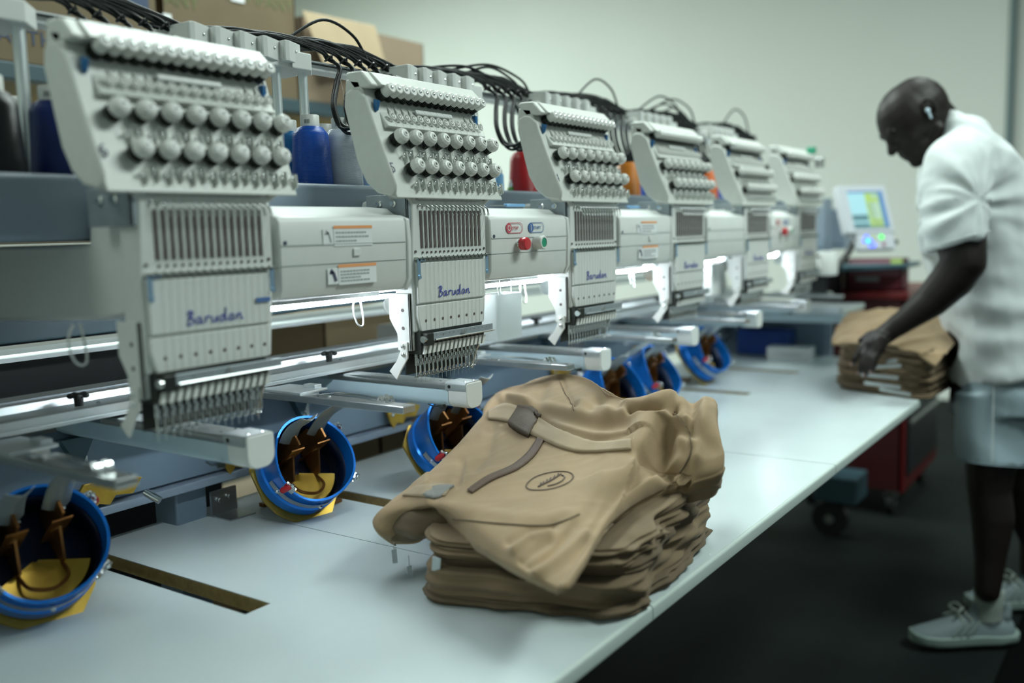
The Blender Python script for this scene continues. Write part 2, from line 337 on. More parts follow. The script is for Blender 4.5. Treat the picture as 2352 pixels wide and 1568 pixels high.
# ================================================================== EMBROIDERY HEAD (prototype, then copies)
def fy(z): return -.022 + (z-.622)*.386           # face plane of the tension case
NF = Vector((0, -.933, .36))                      # outward normal of that face
def facept(x, z, d=0): return Vector((x, fy(z), z)) + NF*d
def make_head():
    root = empty('stitching_unit')
    # tension case
    mb = MB(); mb.prism([(fy(.60)+.002, .598), (fy(.79), .79), (fy(.79)+.03, .795), (fy(.79)+.034, .77), (fy(.6)+.045, .61)], -.246, .046, 'x')
    case = mb.build('tension_case', M['ivory'], root, smooth=35, bevel=.003)
    # side cheek panel, lobed
    def cheek(x0, x1, nm, grow=0):
        pts = []
        f = lambda z, d: (fy(z)+d, z)
        pts = [f(.602, .012), f(.606, -.001), f(.618, -.008), f(.65, -.0075), f(.70, -.006), f(.735, -.006), f(.762, -.007), f(.775, .004), f(.778, .018), f(.772, .034), f(.75, .046), f(.69, .054), f(.655, .058), f(.625, .052), f(.608, .036)]
        return MB().prism(pts, x0, x1, 'x').build(nm, M['ivory'], root, smooth=50, bevel=.004)
    cheek(-.252, -.2455, 'side_panel')
    MB().prism([(fy(.63)-.001, .61), (fy(.76)-.001, .765), (fy(.76)+.02, .76), (fy(.62)+.03, .615)], .044, .050, 'x').build('end_panel', M['ivory'], root, smooth=30, bevel=.002)
    # title bar
    tb = [(.036, .805), (.012, .782), (.020, .779), (.050, .779), (.072, .800), (.068, .806)]
    MB().prism(tb, -.226, .048, 'x').build('top_cover', M['ivory'], root, smooth=30, bevel=.0015)
    MB().prism([(.038, .805), (.016, .781), (.022, .777), (.055, .777), (.074, .800), (.070, .806)], -.246, -.2275, 'x').build('top_cover_end', M['ivory'], root, smooth=30, bevel=.003)
    # ledge with round guides
    MB().prism([(fy(.715)-.010, .716), (fy(.74)-.008, .729), (fy(.74)+.002, .742), (fy(.715)+.004, .712)], -.222, .044, 'x').build('guide_ledge', M['ivory'], root, smooth=40, bevel=.002)
    for i in range(15):
        x = -.206 + i*.0172; mb = MB()
        c = facept(x, .730, .011)
        mb.torus(c, NF, .0058, .0017, 14, 5)
        if i < 4 or i > 11: mb.cyl(facept(x+.008, .736, .004), facept(x+.008, .755, -.001), .0028, .0006, 6)
        mb.cyl(facept(x, .730, .007), facept(x, .730, .0125), .0025, n=6)
        mb.build('guide_ring', M['knob'], root, smooth=60)
    MB().box((-.05, -.0035, -.0045), (.05, .001, .0045), Matrix.Translation(facept(-.085, .7455, .0035)) @ Matrix.Rotation(-.37, 4, 'X')).build('light_strip', M['white'], root, smooth=0, bevel=.003)
    # small tension knobs, top row of fifteen
    for i in range(15):
        x = -.211 + i*.01771
        b = facept(x, .767, 0)
        k = MB().lathe([(.0078, 0), (.0092, .001), (.0092, .017), (.0080, .0185)], b+NF*.014, NF, 20)
        k = k.build('small_tension_knob', M['knob'], root, smooth=25)
        MB().lathe([(.0030, 0), (.0030, .0012), (.0015, .0022)], b+NF*.0325, NF, 8).build('screw', M['chrome'], k)
        d = MB()
        for j in range(4): d.lathe([(.0100-.0003*j, 0), (.0100-.0003*j, .0018)], b+NF*(.0015+.0032*j), NF, 12)
        d.cyl(b, b+NF*.014, .006, n=8)
        d.build('tension_discs', M['dark'], k)
    # large check knobs
    def big(x, z):
        b = facept(x, z, 0)
        k = MB().lathe([(.0105, 0), (.0128, .0025), (.0132, .007), (.0118, .0125), (.0085, .016), (.0050, .0168), (.0048, .0180), (.0026, .0180), (.0024, .0165)], b+NF*.012, NF, 12).build('large_tension_knob', M['knob'], root, smooth=20)
        MB().lathe([(.0022, 0), (.0022, .0012)], b+NF*.0288, NF, 8).build('spindle', M['dark'], k)
        d = MB()
        for j in range(3): d.torus(b+NF*(.002+.0035*j), NF, .0108, .0009, 16, 4)
        d.lathe([(.0095, 0), (.0095, .011)], b, NF, 12)
        d.tube([b+Vector((-.012, 0, .002)), b+NF*.010+Vector((-.019, 0, -.002)), b+NF*.004+Vector((-.014, 0, -.008))], .0006, 4)
        d.build('check_spring', M['dark'], k)
    for i in range(8): big(-.2105 + i*.0357, .693)
    for i in range(7): big(-.195 + i*.0355, .645)
    # wire posts and ribs under each row of large knobs
    for zc, n, xs in ((.669, 15, -.204), (.622, 15, -.200)):
        mb = MB(); rb = MB()
        for i in range(n):
            x = xs + i*.0168 + (.002 if zc < .65 else 0)
            zz = zc + (.002 if i % 2 else -.001)
            mb.ball(facept(x, zz, .006), .0024, 8); mb.cyl(facept(x, zz, -.001), facept(x, zz, .006), .0012, n=6)
            mb.tube([facept(x-.004, zz+.008, .004), facept(x, zz+.004, .009), facept(x+.004, zz-.003, .006), facept(x+.001, zz-.006, .003)], .0005, 4)
            rb.box((x+.006, 0, 0), (x+.0075, 0.006, .018), Matrix.Translation((0, fy(zz-.01)-.005, zz-.010)) @ Matrix.Rotation(-.12, 4, 'X'))
            rb.prism([(x+.0035, zz-.012), (x+.010, zz-.012), (x+.007, zz-.001)], fy(zz)-.003, fy(zz)+.004, 'y')
        mb.build('thread_pins', M['chrome'], root, smooth=60); rb.build('thread_ribs', M['ivory'], root, smooth=0)
    # clips
    MB().prism([(fy(.752)-.013, .757), (fy(.752)-.002, .760), (fy(.745)+.002, .738), (fy(.745)-.006, .742)], -.2325, -.2275, 'x').build('blue_clip', M['blueclip'], root, smooth=0, bevel=.001)['label'] = 'blue clip'
    MB().box((.036, fy(.75)-.006, .740), (.043, fy(.75)+.004, .756)).build('blue_clip', M['blueclip'], root, smooth=0, bevel=.001)['label'] = 'blue clip'
    # neck and needle case
    mb = MB(); mb.prism([(-.222, .612), (-.200, .590), (-.205, .50), (-.204, .378), (-.010, .378), (.002, .50), (.003, .590), (.044, .612)], -.0185, .022, 'y')
    mb.build('needle_case', M['plate'], root, smooth=30, bevel=.003)
    for x, z, r_ in ((-.188, .602, .0042), (-.002, .602, .0042), (-.196, .512, .0022), (-.006, .512, .0022)): MB().cyl((x, -.0205, z), (x, -.017, z), r_, n=10).build('case_screw', M['slot'], root)
    mb = MB().box((-.186, -.0195, .5875), (-.014, -.018, .5885)).box((-.186, -.0195, .5955), (-.014, -.018, .5960))
    mb.build('groove_lines', M['inkgrey'], root, smooth=0)
    # fifteen take-up lever slots
    mb = MB(); lv = MB(); ln = MB()
    for i in range(15):
        x = -.180 + i*.01145
        mb.box((x-.0019, -.0198, .519), (x+.0019, -.0180, .578)); mb.cyl((x, -.0200, .578), (x, -.0180, .578), .0019, n=8); mb.cyl((x, -.0200, .519), (x, -.0180, .519), .0019, n=8)
        mb.cyl((x+.002, -.0203, .510), (x+.002, -.0180, .510), .0019, n=8)
        lv = MB(); lv.tube(spline([(x-.004, -.020, .588), (x+.002, -.030, .588), (x+.008, -.034, .582), (x+.010, -.034, .574)], 3), .0013, 6)
        lv.torus((x+.010, -.0345, .573), (0, -1, .1), .0020, .0009, 10, 4); lv.ball((x-.004, -.021, .588), .0028, 8)
        lv.build('take_up_lever', M['steel'], root, smooth=60)
        ln.box((x+.0040, -.0205, .517), (x+.0048, -.0185, .580))
    mb.build('lever_slots', M['slot'], root); ln.build('slot_ribs', M['plate'], root, smooth=0)
    # threads running down the front
    mb = MB()
    for i in range(15):
        x = -.180 + i*.01145; xt = -.206 + i*.0172
        mb.tube([facept(xt, .765, .004), facept(xt+.001, .735, .014), facept(xt, .66, .0062)], .00018, 3)
        mb.tube([(xt, fy(.62)-.006, .618), (x-.004, -.0215, .588)], .00022, 3)
        mb.tube([(x+.010, -.0345, .573), (x+.002, -.0215, .512), (x, -.0265, .500), (x-.001, -.0262, .430), (x-.001, -.0240, .378)], .00022, 3)
    mb.build('upper_threads', M['yarn'], root)
    # comb guide with two metal hangers
    mb = MB().box((-.199, -.027, .4985), (-.006, -.0185, .503)); mb.build('thread_guide', M['ivory'], root, smooth=0)
    mb = MB().cyl((-.200, -.0285, .5005), (.002, -.0285, .5005), .0011, n=6)
    for i in range(16): mb.tube([(-.190+i*.0117, -.0285, .5035), (-.186+i*.0117, -.029, .497)], .0008, 4)
    mb.build('guide_rod', M['dark'], root)
    for x in (-.1975, -.0085):
        mb = MB().box((x-.0035, -.0275, .468), (x+.0035, -.026, .500)).cyl((x, -.029, .470), (x, -.026, .470), .0036, n=10)
        if x < -.1: mb.box((x, -.0275, .496), (x+.016, -.026, .500))
        mb.build('guide_hanger', M['bluemetal'], root, smooth=40)
    # face plate in two tiers
    MB().prism([(-.018, .424), (-.0245, .426), (-.0250, .493), (-.018, .4955)], -.199, -.012, 'x').build('face_plate', M['plate'], root, smooth=40, bevel=.0012)
    lp = MB().prism([(-.2005, .4225), (-.201, .405), (-.194, .3785), (-.022, .3785), (-.015, .405), (-.0135, .4225)], -.0240, -.018, 'y').build('lower_plate', M['plate'], root, smooth=40, bevel=.0012)
    mb = MB()
    for i in range(8): mb.cyl((-.182+i*.0223, -.0246, .396), (-.182+i*.0223, -.0235, .396), .0026, n=10)
    mb.build('plate_holes', M['slot'], lp)
    # needle bar scale
    MB().box((-.176, -.034, .361), (-.006, -.0315, .3755)).build('scale_bar', M['greyplate'], root, smooth=0, bevel=.0008)
    mb = MB().cyl((-.174, -.0365, .3635), (-.004, -.0365, .3635), .0014, n=6).box((-.150, -.0352, .3685), (-.1494, -.034, .3725))
    for i in range(14): mb.cyl((-.168+i*.0118, -.0348, .3715), (-.168+i*.0118, -.034, .3715), .0008, n=5)
    mb.prism([(-.103, .3665), (-.091, .3665), (-.097, .3745)], -.0385, -.034, 'y')
    mb.build('scale_slider', M['steel'], root)
    MB().box((-.194, -.036, .355), (-.177, -.018, .3755)).build('scale_end_block', M['dark'], root, smooth=0, bevel=.001)
    MB().cyl((-.199, -.030, .366), (-.193, -.030, .366), .006, n=10).build('scale_screw', M['chrome'], root)
    # slanted white finger comb
    mb = MB(); db = MB()
    for i in range(15):
        x = -.196 + i*.01165
        mb.prism([(x, .341), (x+.0066, .341), (x+.0118, .3565), (x+.0052, .3565)], -.0285, -.0245, 'y')
        db.box((x+.006, -.026, .3565), (x+.0095, -.020, .371))
    mb.build('finger_comb', M['knob'], root, smooth=0); db.build('needle_bar_tops', M['slot'], root, smooth=0)
    MB().box((-.198, -.0245, .340), (-.026, .018, .380)).build('needle_block', M['dark'], root, smooth=0, bevel=.001)
    # fifteen needle and presser units
    first = None
    for i in range(15):
        x = -.188 + i*.01145
        if first is None:
            pr = [(.0030, 0)]
            for j in range(8): pr += [(.0044, .0006+j*.0029), (.0030, .0018+j*.0029)]
            mb = MB().lathe(pr, (0, 0, .318), (0, 0, 1), 10)
            mb.cyl((0, 0, .300), (0, 0, .345), .0012, n=6); mb.box((-.0026, -.0045, .325), (.0026, .001, .330))
            mb.tube(spline([(0, -.004, .328), (.0005, -.0075, .316), (0, -.007, .306), (0, -.002, .300)], 4), .0009, 5)
            mb.torus((0, 0, .299), (0, 0, 1), .0034, .0008, 12, 4); mb.cyl((0, 0, .288), (0, 0, .300), .0004, n=4)
            first = mb.build('presser_foot', M['chrome'], root, smooth=50)
            q = first
        else:
            q = first.copy(); COL.objects.link(q); q.parent = root
        q.location = (x+.004, .0, 0)
    MB().box((-.195, .0125, .303), (-.030, .0155, .342)).build('foot_backing', M['dark'], root, smooth=0, bevel=.0005)
    MB().prism([(-.018, .348), (.018, .348), (.014, .300), (.006, .292), (-.006, .325)], -.0225, -.019, 'x').build('end_guard', M['steel'], root, smooth=0)
    # lit side bracket and chin plate
    br = MB().prism([(-.012, .347), (-.012, .443), (.034, .443), (.034, .40), (.018, .375), (.018, .347)], -.2085, -.2035, 'x').box((-.2085, -.012, .347), (-.198, -.008, .443)).build('side_bracket', M['white'], root, smooth=0, bevel=.001)
    for z in (.415, .385): MB().cyl((-.2092, .004, z), (-.2082, .004, z), .0030, n=10).build('bracket_hole', M['slot'], br)
    cp = MB().prism([(-.006, .362), (-.006, .335), (.010, .313), (.020, .297), (.036, .311), (.018, .330), (.010, .345), (.010, .362)], -.2125, -.2090, 'x').build('chin_plate', M['knob'], root, smooth=0, bevel=.0008)
    for z in (.355, .341): MB().ball((-.213, .002, z), .0042, 10).build('chin_screw', M['chrome'], cp)
    # casting behind, motor bracket, motor
    MB().prism([(.02, .575), (.02, .452), (.10, .440), (.39, .430), (.39, .54), (.12, .54), (.11, .60), (.06, .60)], -.185, -.03, 'x').build('head_casting', M['white'], root, smooth=30, bevel=.006)
    bk = MB().prism([(-.016, .560), (-.016, .607), (.075, .607), (.075, .560)], -.2095, -.2050, 'x').box((-.2095, -.016, .560), (-.19, -.012, .607)).build('mounting_bracket', M['greyplate'], root, smooth=0, bevel=.001)
    for y in (.045, .013): MB().lathe([(.0065, 0), (.0065, .002), (.0040, .003), (.0040, .0055), (.002, .0055)], (-.2098, y, .592), (-1, 0, 0), 12).build('bolt', M['chrome'], bk)
    MB().cyl((-.12, .075, .425), (-.175, .060, .418), .016, n=14).cyl((-.10, .08, .43), (-.122, .075, .425), .019, n=14).build('thread_trimmer_motor', M['chrome'], root)
    mb = MB().tube(spline([(-.235, .085, .44), (-.245, .082, .42), (-.240, .080, .395), (-.228, .080, .388), (-.222, .082, .40), (-.226, .085, .44)], 5), .0016, 6)
    mb.build('wire_loop', M['white'], root, smooth=60)
    # handwritten maker's word mark
    S = [[(.10,.02),(.15,.45),(.22,.95)], [(.04,.86),(.18,1.0),(.34,.98),(.38,.82),(.30,.62),(.16,.50),(.34,.46),(.44,.28),(.34,.06),(.16,-.02),(.02,.06)],
         [(.86,.44),(.74,.50),(.62,.38),(.58,.18),(.66,.04),(.78,.10),(.86,.40),(.84,.14),(.92,.04),(1.0,.12)],
         [(1.10,.50),(1.14,.30),(1.12,.04)], [(1.12,.30),(1.22,.48),(1.36,.48),(1.40,.40)],
         [(1.54,.48),(1.50,.18),(1.58,.04),(1.72,.10),(1.82,.46),(1.80,.16),(1.88,.04)],
         [(2.26,.42),(2.12,.48),(2.0,.34),(2.0,.12),(2.10,.02),(2.22,.14),(2.34,.70),(2.38,1.05),(2.34,.40),(2.36,.08),(2.46,.06)],
         [(2.84,.44),(2.72,.50),(2.60,.38),(2.56,.18),(2.64,.04),(2.76,.10),(2.84,.40),(2.82,.14),(2.90,.04)],
         [(3.04,.48),(3.06,.26),(3.04,.04)], [(3.05,.24),(3.16,.46),(3.28,.46),(3.30,.20),(3.34,.04),(3.44,.10)]]
    mb = MB(); sc = .0247
    for s in S: ribbon(mb, [(p.x, p.z) for p in spline([(-.149+a*sc*1.04, 0, .4345+b*.0168) for a, b in s], 5)], .0018, -.0262)
    mb.build('word_mark', M['ink'], root, smooth=0)
    return root
head_proto = make_head()
hn = ['6', '5', '4', '3', '2', '1']
hl = ['embroidery head numbered 6, the nearest and most blurred of the row', 'embroidery head numbered 5, second nearest and in sharp focus', 'embroidery head numbered 4, right of the start and stop buttons',
      'embroidery head numbered 3, fourth in the row going away from the camera', 'embroidery head second from the far end of the row', 'embroidery head at the far end of the row, beside the monitor']
HEADS = []
for k in range(6):
    h = head_proto if k == 0 else copy_tree(head_proto)
    HEADS.append(h)
for k, h in enumerate(HEADS):
    h.location = (.5*k, 0, 0); tag(h, hl[k], 'embroidery head', 'row of six embroidery heads')
    text('number', hn[k], .025, M['inkdark'], h, Matrix.Translation(facept(-.2425, .640, .0008)) @ Matrix.Rotation(math.pi/2-.37, 4, 'X'))
MB().box((-.038, -.0275, .4545), (-.014, -.0265, .4605)).build('blue_sticker', M['inknavy'], HEADS[0], smooth=0)['label'] = 'small blue sticker'
# green and silver gadget on the far head
g = MB().box((.03, .0, .79), (.055, .03, .815)).build('sensor_box', M['greenb'], HEADS[5], smooth=0, bevel=.004); g['label'] = 'green sensor box'
MB().box((.03, -.03, .74), (.052, .0, .775)).build('sensor_bracket', M['steel'], HEADS[5], smooth=0, bevel=.003)
# ================================================================== ARMS
def make_arm():
    root = empty('sewing_arm')
    pr = rrect(-.0465, .219, .0, .2525, 0, 5, rs=(.016, .016, .002, .002))
    MB().prism([(a, b) for a, b in pr], .045, .50, 'y').build('arm_tube', M['armblue'], root, smooth=50)
    cap = MB().prism(rrect(-.0475, .218, .001, .266, 0, 5, rs=(.018, .018, .006, .006)), 0, .044, 'y').build('end_cap', M['white'], root, smooth=50, bevel=.0015)
    MB().prism(rrect(-.0485, .2515, .0015, .2675, 0, 3, rs=(0, 0, .005, .005)), .0015, .050, 'y').build('cap_shield', M['alu'], root, smooth=50)
    MB().cyl((-.0488, .040, .2585), (-.0478, .040, .2585), .0035, n=12).build('cap_screw', M['dark'], root)
    MB().prism(rrect(-.0475, .2525, .0005, .2645, 0, 3, rs=(0, 0, .005, .005)), .05, .36, 'y').build('needle_plate', M['steel'], root, smooth=50)
    for x, y in ((-.035, .012), (-.012, .010), (-.036, .07), (-.010, .07), (-.036, .2)): MB().lathe([(.0032, 0), (.0032, .002), (.001, .003)], (x, y, .266 if y < .05 else .2635), (0, 0, 1), 8).build('plate_screw', M['chrome'], root)
    mb = MB().tube([(-.05, .06, .222), (-.052, .075, .219), (-.05, .09, .222)], .0012, 5).cyl((-.049, .052, .221), (-.049, .062, .219), .004, n=8)
    mb.build('thread_catch', M['dark'], root)
    return root
arm0 = make_arm()
al = ['pale blue sewing arm with a white cap below the nearest embroidery head', 'pale blue sewing arm in sharp focus with white end cap, just above the trouser pile', 'pale blue sewing arm with white cap, third from the camera',
      'pale blue sewing arm with white cap, fourth from the camera', 'pale blue sewing arm with white cap, second from the far end', 'pale blue sewing arm at the far end of the row']
for k in range(6):
    a = arm0 if k == 0 else copy_tree(arm0); a.location = (.5*k, 0, 0); tag(a, al[k], 'sewing arm', 'row of sewing arms')
# ================================================================== COVERS BETWEEN THE HEADS
cl = {1: 'white machine cover with large orange warning labels left of the sharp second head', 2: 'white machine cover with large red and green buttons and stop and start labels',
      3: 'white machine cover with warning labels between heads number 4 and 3', 4: 'plain white machine cover, fourth along the row', 5: 'white machine cover with red and green buttons at the far end'}
for k in range(1, 6):
    x0, x1 = .5*k-.488, .5*k-.212
    root = empty('machine_cover', (x0, 0, .44)); tag(root, cl[k], 'machine cover', 'white covers between the heads'); T = Matrix.Translation(-root.location)
    pf = [(-.012, .452), (-.020, .468), (-.0225, .53), (-.0215, .562), (-.016, .570), (.004, .574), (.020, .584), (.06, .588), (.10, .588), (.10, .455), (.03, .448)]
    MB().prism(pf, x0, x1-.004, 'x', T).build('housing', M['white'], root, smooth=35, bevel=.003)
    MB().prism([(-.014, .450), (-.0235, .470), (-.0255, .53), (-.0235, .566), (-.004, .573), (-.004, .45)], x1-.010, x1, 'x', T).build('end_rib', M['white'], root, smooth=35, bevel=.002)
    MB().prism([(-.0236, .5285), (-.0222, .5285), (-.0222, .5297), (-.0236, .5297)], x0+.002, x1-.012, 'x', T).box((x0+.002, -.0228, .5008), (x1-.012, -.021, .5012), T).build('seam_lines', M['inkgrey'], root, smooth=0)
    l = MB().box((x0-.002, .078, .430), (x1+.075, .092, .4375), T).build('led_strip', M['led'], root, smooth=0, bevel=.002); l['label'] = 'glowing white light strip'
    MB().box((x0, .070, .438), (x1+.02, .098, .452), T).build('strip_holder', M['steel'], root, smooth=0)
    MB().cyl(Vector((x0+.010, -.0235, .533))+T.translation, Vector((x0+.010, -.021, .533))+T.translation, .0032, n=10).build('housing_screw', M['inkdark'], root)
    if k in (1, 3):
        for (lx, lz, nm) in ((-.384, .548, 1), (-.378, .490, 2)):
            X = .5*k+lx; f = -.0232 if nm == 1 else -.0229
            lb = MB().box((X, f-.0003, lz-.022), (X+.082, f, lz+.008), T).build('warning_label', M['white_label'], root, smooth=0)
            MB().box((X-.022, f-.0003, lz-.020), (X-.001, f, lz+.004), T).build('pictogram_field', M['white_label'], lb, smooth=0)
            s = MB().box((X, f-.0008, lz+.004), (X+.082, f-.0003, lz+.0085), T).build('orange_band', M['orange_label'], lb, smooth=0); s['label'] = 'orange warning band'
            tm = MB()
            for r in range(3 if nm == 1 else 4):
                xx = X+.004; zz = lz-.002-r*(.0062 if nm == 1 else .0048)
                while xx < X+.066-(.02 if r == 2 else 0):
                    w = random.uniform(.003, .008); tm.box((xx, f-.0007, zz-.0013), (xx+w, f-.0003, zz+.0013), T); xx += w+.0015
            tm.build('warning_text_lines', M['inkgrey'], lb, smooth=0)
            pm = MB(); ribbon(pm, [(X-.016-x0, lz+.001-.44), (X-.010-x0, lz-.005-.44), (X-.006-x0, lz-.016-.44)], .003 if nm == 1 else .006, f-.0008); ribbon(pm, [(X-.018-x0, lz-.004-.44), (X-.010-x0, lz-.002-.44)], .003, f-.0008)
            pm.build('pictogram', M['inkgrey'] if nm == 1 else M['inkdark'], lb, smooth=0)
        MB().box((.5*k-.345, -.0248, .510), (.5*k-.330, -.0225, .522), T).build('latch', M['white'], root, smooth=0, bevel=.002)
    if k in (2, 5):
        X = .5*k
        # oval label rings with words
        for (cx, word, mm, sym) in ((-.412+X, 'STOP', M['inkred'], 0), (-.337+X, 'START', M['inknavy'], 1)):
            pts = []
            for i in range(33):
                a = 2*math.pi*i/32; pts.append((cx + (.0175 if math.cos(a) > 0 else -.0175) + .0095*math.cos(a) - x0, .5475 + .0095*math.sin(a) - .44))
            mb = MB(); ribbon(mb, pts, .0012, -.0238); lb = mb.build('button_label', mm, root, smooth=0)
            db = MB().cyl((cx-.0185-x0, -.0236, .5475-.44), (cx-.0185-x0, -.0226, .5475-.44), .0092, n=20); db.build('symbol_disc', mm, lb)
            sm = MB()
            if sym: ribbon(sm, [(cx-.0185-x0, .5415-.44), (cx-.0185-x0, .5535-.44)], .0016, -.0242)
            else: ribbon(sm, [(cx-.0185-x0+.0042*math.cos(a/10*6.283), .5475-.44+.0048*math.sin(a/10*6.283)) for a in range(11)], .0013, -.0242)
            sm.build('symbol', M['white_label'], lb, smooth=0)
            text('word', word, .0085, mm, lb, Matrix.Translation((cx-.0075-x0-(.001 if sym else 0), -.0236, .5445-.44)) @ Matrix.Rotation(math.pi/2, 4, 'X'))
        bx = X-.399; c = Vector((bx-x0, -.022, .517-.44))
        MB().cyl(c, c+Vector((0, -.010, 0)), .0075, n=16).torus(c+Vector((0, -.004, 0)), (0, 1, 0), .0078, .001).build('button_collar', M['chrome'], root)
        b = MB().lathe([(.0105, 0), (.0125, .001), (.0125, .012), (.0110, .0145), (.004, .015)], c+Vector((0, -.008, 0)), (0, -1, 0), 22).build('stop_button', M['redb'], root); b['label'] = 'round red push button'
        c = Vector((X-.338-x0, -.022, .518-.44))
        MB().lathe([(.0125, 0), (.0135, .001), (.0135, .019), (.0120, .0205), (.0095, .0205), (.0095, .017)], c, (0, -1, 0), 24).build('button_guard', M['knob'], root)
        b = MB().cyl(c+Vector((0, -.0165, 0)), c+Vector((0, -.0195, 0)), .0093, n=20).build('start_button', M['greenb'], root); b['label'] = 'round green push button in a white ring'
for (X, y, z, lab, rz) in ((.655, .045, .590, 'pale blue thread snips lying on the cover above the start button', -.05), (1.175, .045, .590, 'pale blue thread snips lying on the cover between heads number 4 and 3', .05)):
    s = empty('thread_snips', (X, y, z), (0, 0, rz)); tag(s, lab, 'thread snips', 'thread snips on the covers')
    MB().prism([(.0, -.005), (.055, -.010), (.058, -.004), (.01, .003)], 0, .006, 'z').prism([(.0, .003), (.055, .010), (.056, .015), (.01, .008)], .001, .007, 'z').build('handles', M['thr_sky'], s, smooth=30, bevel=.001)
    MB().prism([(.0, -.003), (-.05, .0), (.0, .004)], .002, .004, 'z').build('blades', M['steel'], s, smooth=0)
# ================================================================== EMBROIDERY FRAME RAILS
rl = empty('frame_rail', (.6, .45, .268)); tag(rl, 'long ribbed aluminium frame rail running across behind all the sewing arms', 'frame rail'); T = Matrix.Translation(-rl.location)
pf = [(.320, .268), (.320, .273), (.323, .2735), (.323, .276), (.320, .2765), (.320, .288), (.330, .289), (.334, .286), (.396, .286), (.400, .297), (.412, .298), (.416, .290), (.424, .290), (.428, .268)]
MB().prism(pf, -1.3, 1.35, 'x', T).build('front_rail', M['alu'], rl, smooth=25)
MB().prism([(a, b) for a, b in pf], 1.352, 2.74, 'x', T).build('front_rail', M['alu'], rl, smooth=25)
MB().box((-1.3, .428, .270), (2.74, .475, .300), T).build('rail_cover_strip', M['greyplate'], rl, smooth=0, bevel=.002)
MB().prism([(.68, .338), (.70, .342), (.705, .352), (.75, .354), (.76, .344), (.80, .340), (.80, .330), (.68, .330)], -1.3, 2.74, 'x', T).build('rear_rail', M['alu'], rl, smooth=25)
for x in (-1.3, 2.72): MB().box((x, .42, .275), (x+.03, .70, .331), T).build('cross_rail', M['alu'], rl, smooth=0, bevel=.002)
for x in (-.085, .452, .692, 1.222, 1.46, 1.98, 2.22):
    q = Vector((x, .352, .288))+T.translation
    mb = MB().cyl(q, q+Vector((0, 0, .013)), .0065, .0075, n=12).lathe([(.006, 0), (.010, .001), (.011, .004), (.009, .007), (.003, .008)], q+Vector((0, 0, .013)), (0, 0, 1), 14)
    for j in range(5):
        a = j*2*math.pi/5+.3; mb.ball(q+Vector((.0115*math.cos(a), .0115*math.sin(a), .017)), .0062, 8, sc=(1, 1, .75))
    kn = mb.build('clamp_knob', M['black'], rl, smooth=60)
    MB().ball(q+Vector((.032, .0, 0)), .0035, 8, sc=(1, 1, .6)).build('rail_screw', M['chrome'], rl)
fl = ['dark blurred frame bracket left of the nearest sewing arm', 'aluminium frame bracket with spring clips left of the arm in focus', 'aluminium frame bracket with spring clips between the second and third arms',
      'aluminium frame bracket beside the fourth sewing arm', 'aluminium frame bracket beside the fifth sewing arm', 'aluminium frame bracket beside the farthest sewing arm', 'aluminium frame bracket past the end of the row']
def make_fb():
    r = empty('frame_bracket')
    MB().prism([(-.015, -.05), (.015, -.05), (.016, .20), (.05, .21), (.058, .30), (.01, .33), (-.02, .33), (-.015, .2)], -.016, -.004, 'z').build('bar', M['steel'], r, smooth=0, bevel=.0015)
    MB().box((-.014, .19, -.004), (.052, .29, .0005)).box((.035, .205, .0), (.052, .235, .006)).build('clamp_plate', M['alu'], r, smooth=0, bevel=.001)
    for a, b in ((-.006, .155), (.006, .155), (.04, .21), (.046, .24), (-.003, .13)): MB().ball((a, b, -.003), .0035, 8, sc=(1, 1, .8)).build('bracket_screw', M['chrome'], r)
    for sx in (-.007, .006):
        mb = MB(); mb.loft([[Vector((sx-.004, y, z)), Vector((sx+.004, y, z)), Vector((sx+.004, y, z+.001)), Vector((sx-.004, y, z+.001))] for y, z in ((.16, -.003), (.12, .003), (.07, .003), (.03, .001), (.012, .0), (.006, .008), (.0, .0), (-.004, .007), (-.01, -.002))])
        mb.build('spring_clip', M['chrome'], r, smooth=60)
    return r
fb0 = make_fb()
for k in range(7):
    b = fb0 if k == 0 else copy_tree(fb0); b.location = (.5*k-.262, 0, .271); tag(b, fl[k], 'frame bracket', 'frame brackets between the arms')
